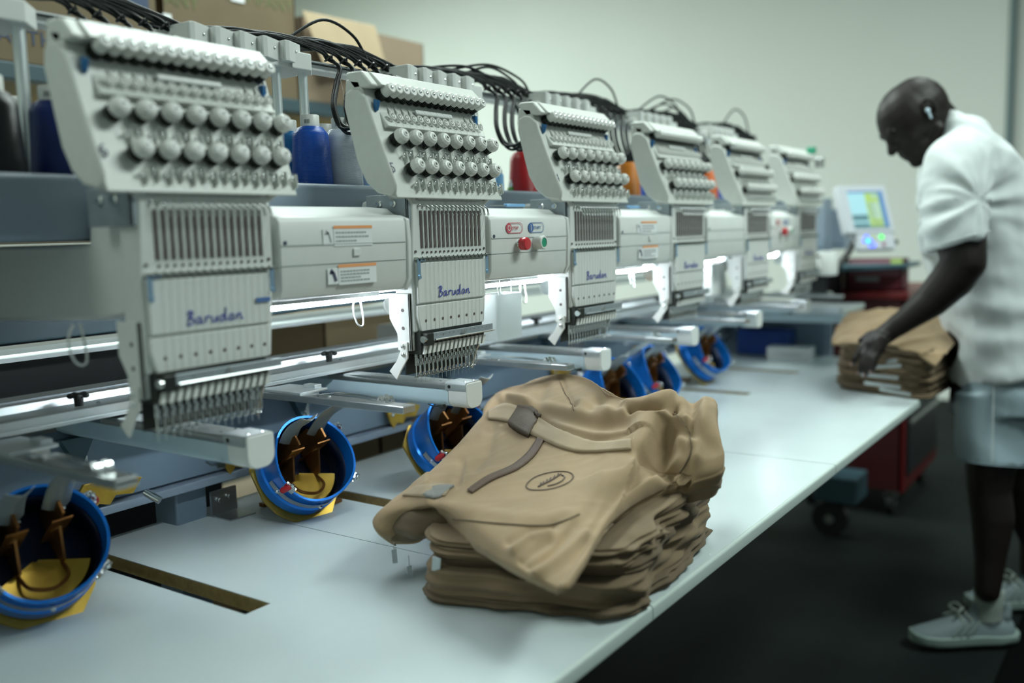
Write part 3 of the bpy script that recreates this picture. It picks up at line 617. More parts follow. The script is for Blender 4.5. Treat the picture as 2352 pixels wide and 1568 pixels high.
# ================================================================== CAP FRAMES
def make_cap(zr):
    # local +z is the ring axis (towards the operator); origin at the front rim centre
    root = empty('cap_frame'); R = .084; n = 48; rings = []
    ring = MB(); prof = [(R-.0035, .0), (R+.001, .0005), (R+.0015, -.004), (R, -.006), (R, -.058), (R+.0035, -.061), (R+.0035, -.082), (R, -.084), (R-.003, -.084), (R-.003, -.006)]
    vs = []; fs = []; m_ = len(prof)
    for i in range(n):
        a = 2*math.pi*i/n
        dip = -.024*max(0, math.cos(a-math.radians(235)))**1.5     # saddle cut away on the upper side... rim drops there
        for j, (r, h) in enumerate(prof):
            hh = h+dip if h > -.03 else h
            vs.append((r*math.cos(a), r*math.sin(a), hh))
    for i in range(n):
        for j in range(m_): fs.append((i*m_+j, ((i+1) % n)*m_+j, ((i+1) % n)*m_+(j+1) % m_, i*m_+(j+1) % m_))
    ring.add(vs, fs); ring.build('cap_ring', M['capblue'], root, smooth=45)
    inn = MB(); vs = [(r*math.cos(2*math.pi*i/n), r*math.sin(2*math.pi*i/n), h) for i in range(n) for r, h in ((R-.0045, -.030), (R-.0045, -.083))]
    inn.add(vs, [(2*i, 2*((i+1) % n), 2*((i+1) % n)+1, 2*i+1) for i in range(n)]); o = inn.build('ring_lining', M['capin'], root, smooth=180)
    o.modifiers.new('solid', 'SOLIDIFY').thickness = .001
    # steel strap round the lower half
    st = MB(); rg = []
    for i in range(31):
        a = math.radians(-175 + 190*i/30) + zr*0
        c, s = math.cos(a), math.sin(a)
        rg.append([Vector((r*c, r*s, h)) for r, h in ((R+.0008, -.042), (R+.0022, -.042), (R+.0022, -.053), (R+.0008, -.053))])
    st.loft(rg); st.build('strap', M['steel'], root, smooth=60)
    # gold back plate (polygon), bronze hooks inside
    poly = [(-.092, -.030), (-.075, -.066), (-.030, -.104), (.030, -.104), (.066, -.066), (.086, -.030), (.086, .04), (.045, .080), (-.045, .080), (-.090, .04)]
    def pr_(t):
        c, s_ = math.cos(t), math.sin(t); best = 1e9
        for (ax, ay), (bx, by) in zip(poly, poly[1:]+poly[:1]):
            ex, ey = bx-ax, by-ay; den = c*ey-s_*ex
            if abs(den) < 1e-9: continue
            q = (ax*ey-ay*ex)/den; w_ = (ax*s_-ay*c)/den
            if q > 0 and -.001 <= w_ <= 1.001: best = min(best, q)
        return best
    mb = MB(); rg = []
    for i in range(49):
        t = 2*math.pi*i/48; c, s_ = math.cos(t), math.sin(t); ro = pr_(t)
        rg.append([Vector((r*c, r*s_, h)) for r, h in ((.066, -.090), (ro, -.090), (ro, -.086), (.066, -.086))])
    mb.loft(rg, cap=False); mb.build('back_plate', M['gold'], root, smooth=0)
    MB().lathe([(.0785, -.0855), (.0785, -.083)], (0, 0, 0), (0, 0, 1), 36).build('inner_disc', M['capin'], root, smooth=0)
    mb = MB(); rg = []
    for i in range(19):
        t = math.radians(205+130*i/18)
        rg.append([Vector((r*math.cos(t), r*math.sin(t), h)) for r, h in ((.004, -.080), (.072, -.062), (.074, -.064), (.004, -.0815))])
    mb.loft(rg); mb.build('gold_sector', M['gold'], root, smooth=30)
    mb = MB()
    for sx in (-.032, .030):
        pl = [(.066, -.080), (.066, -.03), (.05, -.01), (.046, .012), (.026, .012), (.022, -.02), (-.02, -.055), (-.02, -.080)]
        mb.prism(pl, sx-.002, sx+.002, 'x'); mb.torus((sx, .03, -.035), (1, 0, 0), .011, .002, 16, 4); mb.box((sx-.016, .020, -.078), (sx+.014, .0225, .002)); mb.torus((sx, .0205, -.035), (0, 1, 0), .009, .0022, 16, 4)
    mb.tube(spline([(-.032, -.02, -.07), (-.028, -.045, -.055), (0, -.058, -.05), (.026, -.045, -.055), (.030, -.02, -.07)], 6), .003, 6)
    mb.build('inner_hooks', M['bronze'], root, smooth=30)
    for sx, tl in ((-.032, .078), (.034, .112)):
        # bent steel paddles
        rg = []
        for t in range(9):
            u = t/8; h = -.015 + (tl+.015)*u; w = .021 - .002*u; y = .040 + .010*math.sin(u*3.1) + .012*max(0, u-.8)*5*.3
            rg.append([Vector((sx+q*w, y + .010*abs(q)**1.5*(1 if q < 0 else 1), h)) for q in (-1, -.6, 0, .6, 1)] + [Vector((sx+q*w, y+.0015 + .010*abs(q)**1.5, h)) for q in (1, .6, 0, -.6, -1)])
        pd = MB(); pd.loft(rg); pd.build('steel_paddle', M['paddle'], root, smooth=60, bevel=.0004)
    for sx in (-.032, .030):
        for h in (-.012, .004): MB().lathe([(.004, 0), (.004, .002), (.002, .003)], (sx+.004, .036, h), (0, -1, 0), 8).build('cap_screw', M['chrome'], root)
    for a in (200, 262, 310): MB().ball(((R+.003)*math.cos(math.radians(a)), (R+.003)*math.sin(math.radians(a)), -.047), .0045, 8).build('cap_screw', M['chrome'], root)
    # toggles with red tips
    for a in (207, 28, -48):
        c, s = math.cos(math.radians(a)), math.sin(math.radians(a)); e = Vector((c, s, 0)); t = Vector((-s, c, 0)); p = e*(R+.003)
        lt = MB().box((-.011, -.009, -.001), (.011, .009, .003), Matrix.Translation(p+Vector((0, 0, -.012))) @ Matrix((t, Vector((0, 0, 1)), e)).transposed().to_4x4())
        lt.tube([p+t*.009+Vector((0, 0, -.006)), p+e*.006+t*.006+Vector((0, 0, .004)), p+e*.004-t*.006+Vector((0, 0, .002)), p-t*.009+Vector((0, 0, -.014))], .0015, 6)
        lt.ball(p+e*.004+Vector((0, 0, .003)), .0042, 8); lt = lt.build('latch', M['chrome'], root, smooth=50)
        if a != -48: MB().capsule(p+e*.006-t*.002+Vector((0, 0, -.006)), p+e*.010-t*.006+Vector((0, 0, -.018)), .0052, .0062, 10).build('red_tip', M['red'], lt)['label'] = 'red rubber latch tip'
    return root
caps = [(108, 1238, 'blue ring cap frame nearest the camera, cut off by the left edge', (-.16, -.80, .57), .2), (727, 1045, 'blue ring cap frame in sharp focus beside the number 5 tag', (-.10, -.82, .56), .15),
        (1062, 985, 'blue ring cap frame half hidden behind the front trouser pile', (-.10, -.75, .65), .1), (1432, 880, 'blue ring cap frame just behind the top of the front trouser pile', (-.05, -.80, .60), 0.2),
        (1522, 846, 'blue ring cap frame between the pile and the farthest ring', (.05, -.80, .60), .0), (1640, 797, 'blue ring cap frame farthest along the table', (.0, -.80, .60), -.2)]
cap0 = make_cap(0)
for i, (u, v, lab, nn, spin) in enumerate(caps):
    c = cap0 if i == 0 else copy_tree(cap0)
    z = Vector(nn).normalized()
    low = .090*math.sqrt(1-z.z**2) + .090*z.z       # so that the plate rests on the table
    y = (Vector((0, 0, 1)) - z*z.z).normalized(); x = y.cross(z)
    m = Matrix((x, y, z)).transposed().to_4x4() @ Matrix.Rotation(spin*.5, 4, 'Z'); m.translation = atz(u, v, low+.001)
    c.matrix_world = m; c.location = m.translation; c.rotation_euler = m.to_euler()
    tag(c, lab, 'cap frame', 'blue cap frames on the table')
    # gold hanger bracket on the bed beam behind each ring
    p = aty((250, 560, 925, 1290, 1470, 1575)[i], (1130, 1072, 958, 893, 842, 800)[i], .462)
    h = empty('gold_hanger', (p.x, .462, .12)); tag(h, ['gold cap hanger behind the nearest blue ring', 'gold cap hanger on the beam left of the ring in focus', 'gold cap hanger on the beam behind the second arm end', 'gold cap hanger hidden mostly by the trouser pile', 'gold cap hanger on the beam behind the fourth arm', 'gold cap hanger on the beam behind the fifth arm'][i], 'hanger', 'gold cap hangers on the beam')
    MB().prism([(-.055, .0), (-.045, -.022), (-.035, -.040), (-.02, -.028), (.0, -.034), (.012, -.02), (.045, -.025), (.065, .0), (.03, .012), (-.045, .012)], -.002, .004, 'y').build('toothed_plate', M['gold'], h, smooth=0, bevel=.0008)
    for q in (-.04, .03): MB().lathe([(.006, 0), (.006, .004), (.003, .005)], (q, -.002, -.004), (0, -1, 0), 10).build('hanger_bolt', M['chrome'], h)
    MB().cyl((.05, -.03, -.02), (.062, -.055, -.035), .007, n=10).build('hanger_pin', M['chrome'], h)
    if i:
        MB().prism([(-.012, -.03), (-.09, -.118), (-.080, -.118), (.0, -.03)], .03, .035, 'x').prism([(-.012, -.03), (-.09, -.118), (-.080, -.118), (.0, -.03)], .065, .070, 'x').box((.02, -.14, -.118), (.13, -.125, -.112)).box((.02, -.03, -.118), (.13, -.015, -.110)).box((.03, -.14, -.118), (.04, -.02, -.112)).box((.10, -.14, -.118), (.11, -.02, -.112)).box((.03, -.08, -.09), (.07, -.075, -.08)).build('ladder_strut', M['bronze'], h, smooth=0)
# ================================================================== THREAD STAND, TUBES
WHERE = ['the nearest blurred head', 'the sharp second head', 'the head beside the start button', 'the fourth head along the row', 'the fifth head along the row', 'the farthest head']
def make_stand():
    r = empty('thread_stand')
    MB().prism([(-.47, .205), (-.235, .205), (-.175, .262), (-.175, .30), (-.47, .30)], .830, .850, 'z').prism([(-.18, .262), (.11, .262), (.11, .30), (-.18, .30)], .846, .857, 'z').build('stand_rail', M['white'], r, smooth=0, bevel=.002)
    MB().prism([(-.235, .205), (-.245, .198), (-.200, .198), (-.165, .235), (-.20, .25)], .829, .858, 'z').build('rail_end', M['white'], r, smooth=0, bevel=.002)
    MB().prism([(-.20, .225), (-.165, .252), (.12, .250), (.125, .30), (-.20, .30)], .858, .8605, 'z').build('tie_plate', M['steel'], r, smooth=0)
    for i in range(5):
        x = -.452 + i*.047
        b = MB().prism([(x, .192), (x+.008, .190), (x+.047, .206), (x+.047, .29), (x, .29)], .838, .872, 'z').build('guide_block', M['white'], r, smooth=0, bevel=.0012)
        MB().box((x-.0008, .196, .842), (x+.0008, .213, .866)).build('block_cap', M['knob'], b, smooth=0, bevel=.0008)
        MB().lathe([(.0025, 0), (.0025, .001), (.001, .002)], (x+.030, .1985, .857), (0, -1, .0), 8).build('block_screw', M['chrome'], b)
    MB().lathe([(.004, 0), (.004, .0015), (.0015, .0035)], (-.175, .245, .8605), (0, 0, 1), 10).build('plate_screw', M['chrome'], r)
    for x, y in ((-.197, .225), (-.258, .225)): MB().cyl((x, y, .63), (x, y, .832), .0085, n=14).build('pole', M['alu'], r)
    return r
st0 = make_stand()
for k in range(6):
    s = st0 if k == 0 else copy_tree(st0); s.location = (.5*k, 0, 0)
    tag(s, f'white thread stand rail with grey poles behind {WHERE[k]}', 'thread stand', 'thread stands above the tray')
def bundle(j):
    r = empty('tube_bundle'); xt = -.097+.0356*j; yt = .262-.003*j
    random.seed(40+j)
    sx = -.43+.045*min(j, 4)
    for q in range(3):
        a = q*2.1+j; dx, dz = .0032*math.cos(a), .0032*math.sin(a)
        s0 = sx - .02*q
        pts = [(s0, .255+.008*q, .868+.004*q), ((s0+xt)/2-.03, .27+.006*q, .884+.010*random.random()+.012*(q == 1)), ((s0+xt)/2+.06, .268, .892+.006*random.random()+.006*j/3), (xt-.022, .264, .886+dz),
               (xt, yt+dx, .872+dz), (xt+.003, .236+dz, .853), (-.122+.032*j+dx, .218+dz, .815), (-.157+.031*j+dx, .192+dz, .772), (-.168+.028*j+dx, .165+dz, .737-.004*q), (-.172+.024*j+dx, .130, .729-.003*q+dz), (-.184+.022*j, .090, .741+.005*q), (-.19+.022*j, .055, .75+.004*q)]
        MB().tube(spline(pts, 6), .0029, 7).build('tube', M['tube'], r, smooth=180)
    c = Vector((xt, yt, .872))
    MB().torus(c, (.6, -.35, -.75), .0070, .0022, 14, 5).box((-.003, -.010, -.003), (.003, -.005, .003), Matrix.Translation(c)).cyl(c+Vector((0, -.01, 0)), c+Vector((-.006, -.018, .004)), .0012, n=5).build('cable_tie', M['black'], r)
    return r
B0 = [bundle(j) for j in range(6)]
ordn = ['first', 'second', 'third', 'fourth', 'fifth', 'sixth']
for k in range(6):
    for j in range(6):
        b = B0[j] if k == 0 else copy_tree(B0[j]); b.location = (.5*k, 0, 0)
        tag(b, f'{ordn[j]} bundle from the left of tied black tubes above {WHERE[k]}', 'tube bundle', 'black tube bundles above the heads')
random.seed(11)
for k, lst in {0: [(-.20, -.06, .89, 5)], 1: [(-.235, .01, .945, 3), (-.20, .02, .905, 5)], 2: [(-.28, .0, .93, 5), (-.22, .03, .925, 4), (-.34, -.10, .915, 2)], 3: [(-.22, .02, .955, 4), (-.3, .0, .91, 5)], 4: [(-.35, -.05, .95, 2), (-.28, .04, .95, 5), (-.3, -.08, .93, 3), (-.2, .03, .925, 4)], 5: [(-.2, .04, .965, 5), (-.3, .0, .91, 4)]}.items():
    for n_, (xs, xm, zm, j) in enumerate(lst):
        xt = -.097+.0356*j + .5*k; yt = .262; xm = xt - (xt-xs-.5*k)*.42
        pts = [(xs+.5*k, .28, .872), (xs+.5*k+.05, .28, .895), (xm, .276, zm), (xt-.03, .27, zm-.018), (xt+.002, yt, .880), (xt+.014, .24, .84), (xt+.018, .222, .79), (xt-.01, .185, .745)]
        o = MB().tube(spline(pts, 8), .003, 7).build('looped_tube', M['tube'], None, smooth=180)
        tag(o, f'{("highest", "second highest", "third highest", "lowest")[n_]} of the loose black tubes arching over {WHERE[k]}', 'thread tube', 'loose looping tubes')
# ================================================================== THREAD CONES
def cone(x, y, mt, lab, big=1, h=None, strand=False):
    r = empty('thread_cone', (x, y, .63)); tag(r, lab, 'thread cone', 'thread cones on the tray')
    if big:
        MB().lathe([(.0345, .0), (.0365, .004), (.0355, .02), (.0315, .085), (.0300, .092), (.022, .102), (.018, .1035)], (0, 0, 0), (0, 0, 1), 32).build('wound_thread', M[mt], r, smooth=50)
        c = MB().lathe([(.0165, .100), (.0165, .122), (.0155, .1235), (.011, .1235), (.011, .118)], (0, 0, 0), (0, 0, 1), 24).build('spool_cap', M['knob'], r, smooth=50)
        vdir = (CAM-Vector((x, y, .74))); ang = math.atan2(vdir.y, vdir.x)
        mb = MB()
        for q in range(6):
            a = ang-.55+q*.10; e = Vector((math.cos(a), math.sin(a), 0)); t = Vector((-math.sin(a), math.cos(a), 0))
            mb.add([tuple(e*.0167+t*u+Vector((0, 0, w))) for u, w in ((-.0006, .108), (.0002, .108), (.0006, .115), (-.0002, .115))], [(0, 1, 2, 3)])
        mb.build('cap_print', M['inkdark'], c, smooth=0)
    else:
        h = h or .036
        MB().lathe([(.0100, 0), (.0110, .002), (.0105, h-.004), (.008, h)], (0, 0, 0), (0, 0, 1), 20).build('wound_thread', M[mt], r, smooth=50)
        MB().lathe([(.0075, h-.001), (.0075, h+.009), (.0035, h+.009), (.0033, h+.017), (.0022, h+.017)], (0, 0, 0), (0, 0, 1), 16).build('spool_cap', M['knob'], r, smooth=40)
    if strand:
        dz = .12 if big else .05
        MB().tube(spline([(0, 0, dz), (.012, .0, dz+.03), (.020, .01, (.83-.63+dz)/2+.02), (.03, .03, .215)], 6), .0004, 4).build('loose_strand', M['yarn'], r)
for a in ((-.262, .185, 'thr_black', 'tall black thread cone at the left edge of the photo'), (-.165, .215, 'thr_navy', 'tall navy blue thread cone left of head number 6', 1, None, True), (-.115, .30, 'thr_navy', 'dark blue thread cone half hidden behind head number 6'),
          (-.16, .34, 'thr_navy', 'navy blue thread cone behind the grey pole at far left'),
          (.295, .205, 'thr_blue', 'tall royal blue thread cone right of head number 6'), (.315, .285, 'thr_teal', 'azure thread cone just behind the royal blue cone'), (.405, .285, 'thr_orange', 'orange thread cone between the royal blue and white cones'),
          (.365, .20, 'thr_white', 'tall white thread cone with diagonal sheen left of head number 5', 1, None, True), (.500, .300, 'thr_brown', 'small dark brown thread cone right of the white cone', 0), (.505, .270, 'thr_sky', 'small sky blue thread cone beside head number 5', 0, None, True),
          (.955, .270, 'thr_sky', 'small sky blue thread cone behind head number 5 on its right', 0, .05), (1.005, .27, 'thr_green', 'tiny green thread cone beside the red cone', 0, .02),
          (1.035, .255, 'thr_red', 'red thread cone between heads number 5 and 4', 1), (1.09, .26, 'thr_plum', 'dark plum thread cone right of the red one', 1), (1.545, .235, 'thr_amber', 'amber orange thread cone between heads number 4 and 3', 1),
          (1.60, .245, 'thr_blue', 'blue thread cone right of the amber one', 1), (1.635, .225, 'thr_black', 'black thread cone left of head number 3', 1), (2.115, .235, 'thr_orange', 'orange thread cone right of head number 3', 1), (2.165, .225, 'thr_blue', 'blue thread cone left of the fifth head', 1)):
    cone(*a)
# ================================================================== CLEAR CONTAINER, JUG
def bin_(loc, size, mt, nm, lab, cat, th=.0015):
    r = empty(nm, loc); tag(r, lab, cat); w, d, h = size
    pl = rrect(-w/2, -d/2, w/2, d/2, .008); pi_ = rrect(-w/2+th, -d/2+th, w/2-th, d/2-th, .007)
    rings = [[Vector((a, b, 0)) for a, b in pl], [Vector((a*1.04, b*1.04, h)) for a, b in pl], [Vector((a*1.04, b*1.04, h)) for a, b in pi_], [Vector((a, b, th)) for a, b in pi_]]
    MB().loft(rings).build('body', M[mt], r, smooth=40); return r
p = aty(1148, 724, .02)
c = bin_((.637, .05, .329), (.085, .05, .090), 'clear', 'plastic_container', 'frosted clear plastic container hanging right of head number 5', 'container')
MB().tube([(-.02, -.012, .086), (-.024, -.010, .112), (-.016, -.012, .118), (-.012, -.012, .09)], .0013, 5).tube([(.032, 0, .075), (.040, 0, .082), (.040, 0, .118), (.034, 0, .125)], .0014, 5).build('wire_hook', M['white'], c)
c = bin_((1.79, .09, .336), (.11, .06, .096), 'white', 'thread_bin', 'white plastic bin between heads number 3 and 2', 'bin')
MB().prism(rrect(-.06, -.034, .06, .034, .008), .0965, .100, 'z').build('lid', M['greyplate'], c)
# ================================================================== SHELVING AND CARTONS BEHIND
RY = 1.5
rk = empty('storage_rack', (.9, RY+.4, FZ)); tag(rk, 'slate steel storage rack behind the machine carrying cardboard cartons', 'rack'); T = Matrix.Translation(-rk.location)
for z in (.985, .50): 
    MB().box((-1.2, RY, z), (2.30, RY+.045, z+.045), T).box((-1.2, RY+.8, z), (2.30, RY+.845, z+.045), T).build('shelf_beam', M['rack'], rk, smooth=0, bevel=.003)
    MB().box((-1.2, RY+.01, z+.03), (2.30, RY+.83, z+.043), T).build('shelf_board', M['mdf'], rk, smooth=0)
for x in (-1.2, 2.25):
    for y in (RY+.0, RY+.8): MB().box((x, y, FZ), (x+.05, y+.05, 1.12), T).build('upright', M['rack'], rk, smooth=0)
def carton(x0, y0, z0, x1, y1, z1, lab, flaps=None, txt=None, mt='cardboard', nm='cardboard_box', grp='cardboard cartons behind the machine'):
    r = empty(nm, ((x0+x1)/2, (y0+y1)/2, z0)); tag(r, lab, 'box', grp); T = Matrix.Translation(-r.location)
    th = .005
    mb = MB().box((x0, y0, z0), (x1, y0+th, z1), T).box((x0, y1-th, z0), (x1, y1, z1), T).box((x0, y0, z0), (x0+th, y1, z1), T).box((x1-th, y0, z0), (x1, y1, z1), T).box((x0, y0, z0), (x1, y1, z0+th), T)
    if flaps is None: mb.box((x0, y0, z1-th), (x1, y1, z1), T)
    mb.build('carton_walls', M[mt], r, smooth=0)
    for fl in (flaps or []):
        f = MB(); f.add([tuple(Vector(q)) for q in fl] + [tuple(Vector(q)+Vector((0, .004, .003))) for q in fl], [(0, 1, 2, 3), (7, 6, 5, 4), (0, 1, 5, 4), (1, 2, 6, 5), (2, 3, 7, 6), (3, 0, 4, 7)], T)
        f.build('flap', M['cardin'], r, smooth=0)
    for (s, sz, mm, x, z) in (txt or []):
        text('print', s, sz, M[mm], r, T @ Matrix.Translation((x, y0-.001, z)) @ Matrix.Rotation(math.pi/2, 4, 'X'))
    return r, T
sh = 1.031
r, T = carton(-.35, RY+.02, sh, .93, RY+.55, 1.50, 'wide brown carton with navy lettering behind the nearest head', txt=[('AUTHORITY', .058, 'boxink', .437, 1.085)])
MB().box((-.1, RY+.0175, 1.235), (.90, RY+.0195, 1.30), T).build('printed_band', M['boxink'], r, smooth=0)
r, T = carton(.955, RY+.03, sh, 1.50, RY+.5, 1.62, 'tall brown carton with green lettering left of the open carton', txt=[('COMPANY', .062, 'boxinkg', 1.19, 1.335), ('ANY', .062, 'boxinkg', .965, 1.275)])
MB().box((1.22, RY+.0275, 1.33), (1.275, RY+.0295, 1.40), T).build('shipping_label', M['white_label'], r, smooth=0)
MB().box((.955, RY+.0275, 1.14), (.985, RY+.0295, 1.245), T).build('packing_label', M['white_label'], r, smooth=0)
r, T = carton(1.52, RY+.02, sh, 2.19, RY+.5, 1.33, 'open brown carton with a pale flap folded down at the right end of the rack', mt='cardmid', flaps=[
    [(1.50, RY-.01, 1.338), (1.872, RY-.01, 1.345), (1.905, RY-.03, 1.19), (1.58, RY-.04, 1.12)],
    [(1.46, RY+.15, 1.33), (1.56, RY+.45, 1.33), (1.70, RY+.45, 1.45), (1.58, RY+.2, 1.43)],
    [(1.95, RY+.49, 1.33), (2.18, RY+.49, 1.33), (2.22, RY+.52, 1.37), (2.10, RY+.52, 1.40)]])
carton(1.0, RY+.05, .545, 1.85, RY+.5, .80, 'flat brown carton on the lower shelf between heads number 6 and 5')
carton(-.2, RY+.1, .545, .75, RY+.55, .78, 'brown carton on the lower shelf behind the navy thread cone')
carton(.98, .95, -.42, 1.22, 1.25, -.04, 'small brown carton under the machine behind the ring in focus')
carton(1.225, .95, -.42, 1.34, 1.2, -.05, 'narrow brown carton under the machine beside the blue one')
carton(1.345, .95, -.42, 1.46, 1.2, -.05, 'blue carton under the machine next to the narrow brown one', mt='binblue')
carton(1.0, 1.62, FZ, 2.15, 1.98, -.42, 'long low carton on the floor beneath the rack')
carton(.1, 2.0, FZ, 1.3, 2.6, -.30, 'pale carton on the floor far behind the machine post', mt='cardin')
carton(-.6, 1.0, -.35, .66, 1.4, .335, 'black box added as a dark backdrop behind the machine below the nearest head', mt='drawer', nm='dark_backdrop', grp=None)  # black box added to keep the gap under the rear beam dark
carton(1.2, 1.15, -.1, 1.62, 1.45, .30, 'brown carton seen under the first machine cover behind the frame rail')
# bobbin box / dark motor behind the rail
tag(MB().prism(rrect(.66, .235, .79, .29, .006), 1.06, 1.17, 'x').build('control_box', M['white'], None, bevel=.003), 'small white control box behind the arm with the start button', 'control box')
# ================================================================== TROUSERS
from mathutils.bvhtree import BVHTree
def catmull_grid(L, nu, nv):
    rows = [spline(r, nu) for r in L]
    cols = list(zip(*rows)); out = [spline(c, nv) for c in cols]
    return [list(r) for r in zip(*out)]
def ridged(p): return 1-abs(noise.noise(p))*2
def wrinkle(p, s, amp, dirv=None):
    q = Vector(p)*s
    if dirv is not None:
        d = Vector(dirv).normalized(); q = q - d*q.dot(d)*.72
    w = Vector((noise.noise(q*.5+Vector((5, 0, 0))), noise.noise(q*.5+Vector((0, 9, 0))), 0))*1.3
    return amp*(ridged(q+w)**2*1.1 + .45*noise.noise(q*2.1+w) - .4)
def cloth(name, G, mt, parent, T, th=.004, smooth=True):
    nr, nc = len(G), len(G[0]); mb = MB()
    mb.add([p for r in G for p in r], [(j*nc+i, j*nc+i+1, (j+1)*nc+i+1, (j+1)*nc+i) for j in range(nr-1) for i in range(nc-1)], T)
    o = mb.build(name, M[mt], parent, smooth=180)
    if sum(p.normal.dot((T @ CAM)-p.center) for p in o.data.polygons) < 0: o.data.flip_normals()
    so = o.modifiers.new('solid', 'SOLIDIFY'); so.thickness = th; so.offset = -1
    return o
def normals(G):
    out = []
    for j, r in enumerate(G):
        row = []
        for i, p in enumerate(r):
            a = G[j][min(i+1, len(r)-1)]-G[j][max(i-1, 0)]; b = G[min(j+1, len(G)-1)][i]-G[max(j-1, 0)][i]
            n = a.cross(b)
            row.append(n.normalized() if n.length > 1e-9 else Vector((0, 0, 1)))
        out.append(row)
    return out
def slab(name, quad, zlo, zhi, mt, seed, label, group, cat='folded trousers', amp=.007, bulge=.014, tilt=(0, 0), parent_tags=None, sc_=9):
    # folded garment: rounded stack of cloth with fold lines round its side; quad = 4 base corners (A near-left, B near-right, C far-right, D far-left)
    A, B_, C_, D = [Vector((q[0], q[1], 0)) for q in quad]; n = 150
    def edge(t):
        t = (t % 1)*4; i = int(t); f = t-i; c = [A, B_, C_, D]; return c[i].lerp(c[(i+1) % 4], f)
    cen = (A+B_+C_+D)/4
    def outl(t, ins):
        # smooth corners by averaging
        s = Vector()
        for d in (-.035, -.018, 0, .018, .035): s += edge(t+d)
        s /= 5; v = (s-cen); return cen + v*(1-ins/max(v.length, .01))
    rings = []; K = 17; off = Vector((seed*3.1, seed*1.7, 0))
    for k in range(K):
        ph = -math.pi/2 + math.pi*k/(K-1)
        ring = []
        for i in range(n):
            t = i/n
            fold = .0035*math.cos(ph*6+noise.noise(Vector((t*6, seed, 0)))*2.5)
            ins = bulge*(1-math.cos(ph)**.6 if math.cos(ph) > 0 else bulge) - fold*math.cos(ph)
            p = outl(t, ins)
            fx = ((p-A).dot((D-A).normalized()))/(D-A).length
            lo = zlo[0]+(zlo[1]-zlo[0])*fx; hi = zhi[0]+(zhi[1]-zhi[0])*fx
            z = (lo+hi)/2 + (hi-lo)/2*math.sin(ph)
            q = Vector((p.x, p.y, z)); d = (p-cen).normalized()
            rgt = max(0, min(1, (.25-d.y)*1.4)) if parent_tags != 'even' else .5       # right-hand side is the rumpled one
            P_ = Vector(((q.x+off.x)*sc_, (q.y+off.y)*sc_, q.z*sc_*2.2+q.x*sc_*.9))
            w = amp*((1-abs(noise.noise(P_))*2.6)*(.3+.75*rgt) + .5*noise.noise(P_*.55+Vector((4, 4, 4))) - .15)
            cp = max(math.cos(ph), 0)**.5
            q += d*w*1.5*cp + Vector((0, 0, w*.3*cp))
            if zlo[0] < .004: q.z = max(q.z, .0015)
            ring.append(q)
        rings.append(ring)
    # taper caps
    top = [(r*0.0) for r in rings[-1]]
    for s in (.75, .4, .05):
        rings.append([Vector((cen.x+(p.x-cen.x)*s, cen.y+(p.y-cen.y)*s, p.z)) for p in rings[K-1]])
    for s in (.75, .05):
        rings.insert(0, [Vector((cen.x+(p.x-cen.x)*s, cen.y+(p.y-cen.y)*s, p.z)) for p in (rings[0] if s == .75 else rings[1])])
    r = empty(name, (cen.x, cen.y, zlo[0])); tag(r, label, cat, group); T = Matrix.Translation(-r.location)
    o = MB(); o.loft([[T @ p for p in g] for g in rings]); o.build('folded_cloth', M[mt], r, smooth=180)
    return r, T
random.seed(3)
Q = [(.120, -.150), (.222, -.452), (.63, -.402), (.52, -.03)]
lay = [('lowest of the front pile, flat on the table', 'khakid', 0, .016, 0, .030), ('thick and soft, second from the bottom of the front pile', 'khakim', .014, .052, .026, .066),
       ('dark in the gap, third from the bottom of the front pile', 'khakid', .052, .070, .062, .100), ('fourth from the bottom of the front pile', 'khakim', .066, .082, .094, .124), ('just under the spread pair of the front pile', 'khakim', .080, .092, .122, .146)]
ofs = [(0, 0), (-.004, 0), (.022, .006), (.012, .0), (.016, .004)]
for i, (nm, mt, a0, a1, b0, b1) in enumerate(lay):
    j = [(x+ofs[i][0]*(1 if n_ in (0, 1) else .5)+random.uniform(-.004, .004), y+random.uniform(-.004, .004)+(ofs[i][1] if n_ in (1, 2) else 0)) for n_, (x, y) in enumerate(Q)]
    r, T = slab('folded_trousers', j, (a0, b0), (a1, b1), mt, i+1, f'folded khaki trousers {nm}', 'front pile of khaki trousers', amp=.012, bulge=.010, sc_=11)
    if i == 2:
        p = atz(1018, 1290, .058); MB().prism([(-.005, 0), (.007, .003), (.005, .024), (-.007, .020)], -.001, .001, 'x', T @ Matrix.Translation(p+Vector((-.016, -.0, -.010))) @ Matrix.Rotation(.6, 4, 'Z')).build('size_tag', M['tagm'], r, smooth=0)
    if i == 1:
        p = atz(1592, 1228, .03); MB().box((-.010, -.002, -.012), (.012, .003, .014), T @ Matrix.Translation(p+Vector((-.006, -.006, .0)))).build('leather_label', M['brownpatch'], r, smooth=0, bevel=.001)
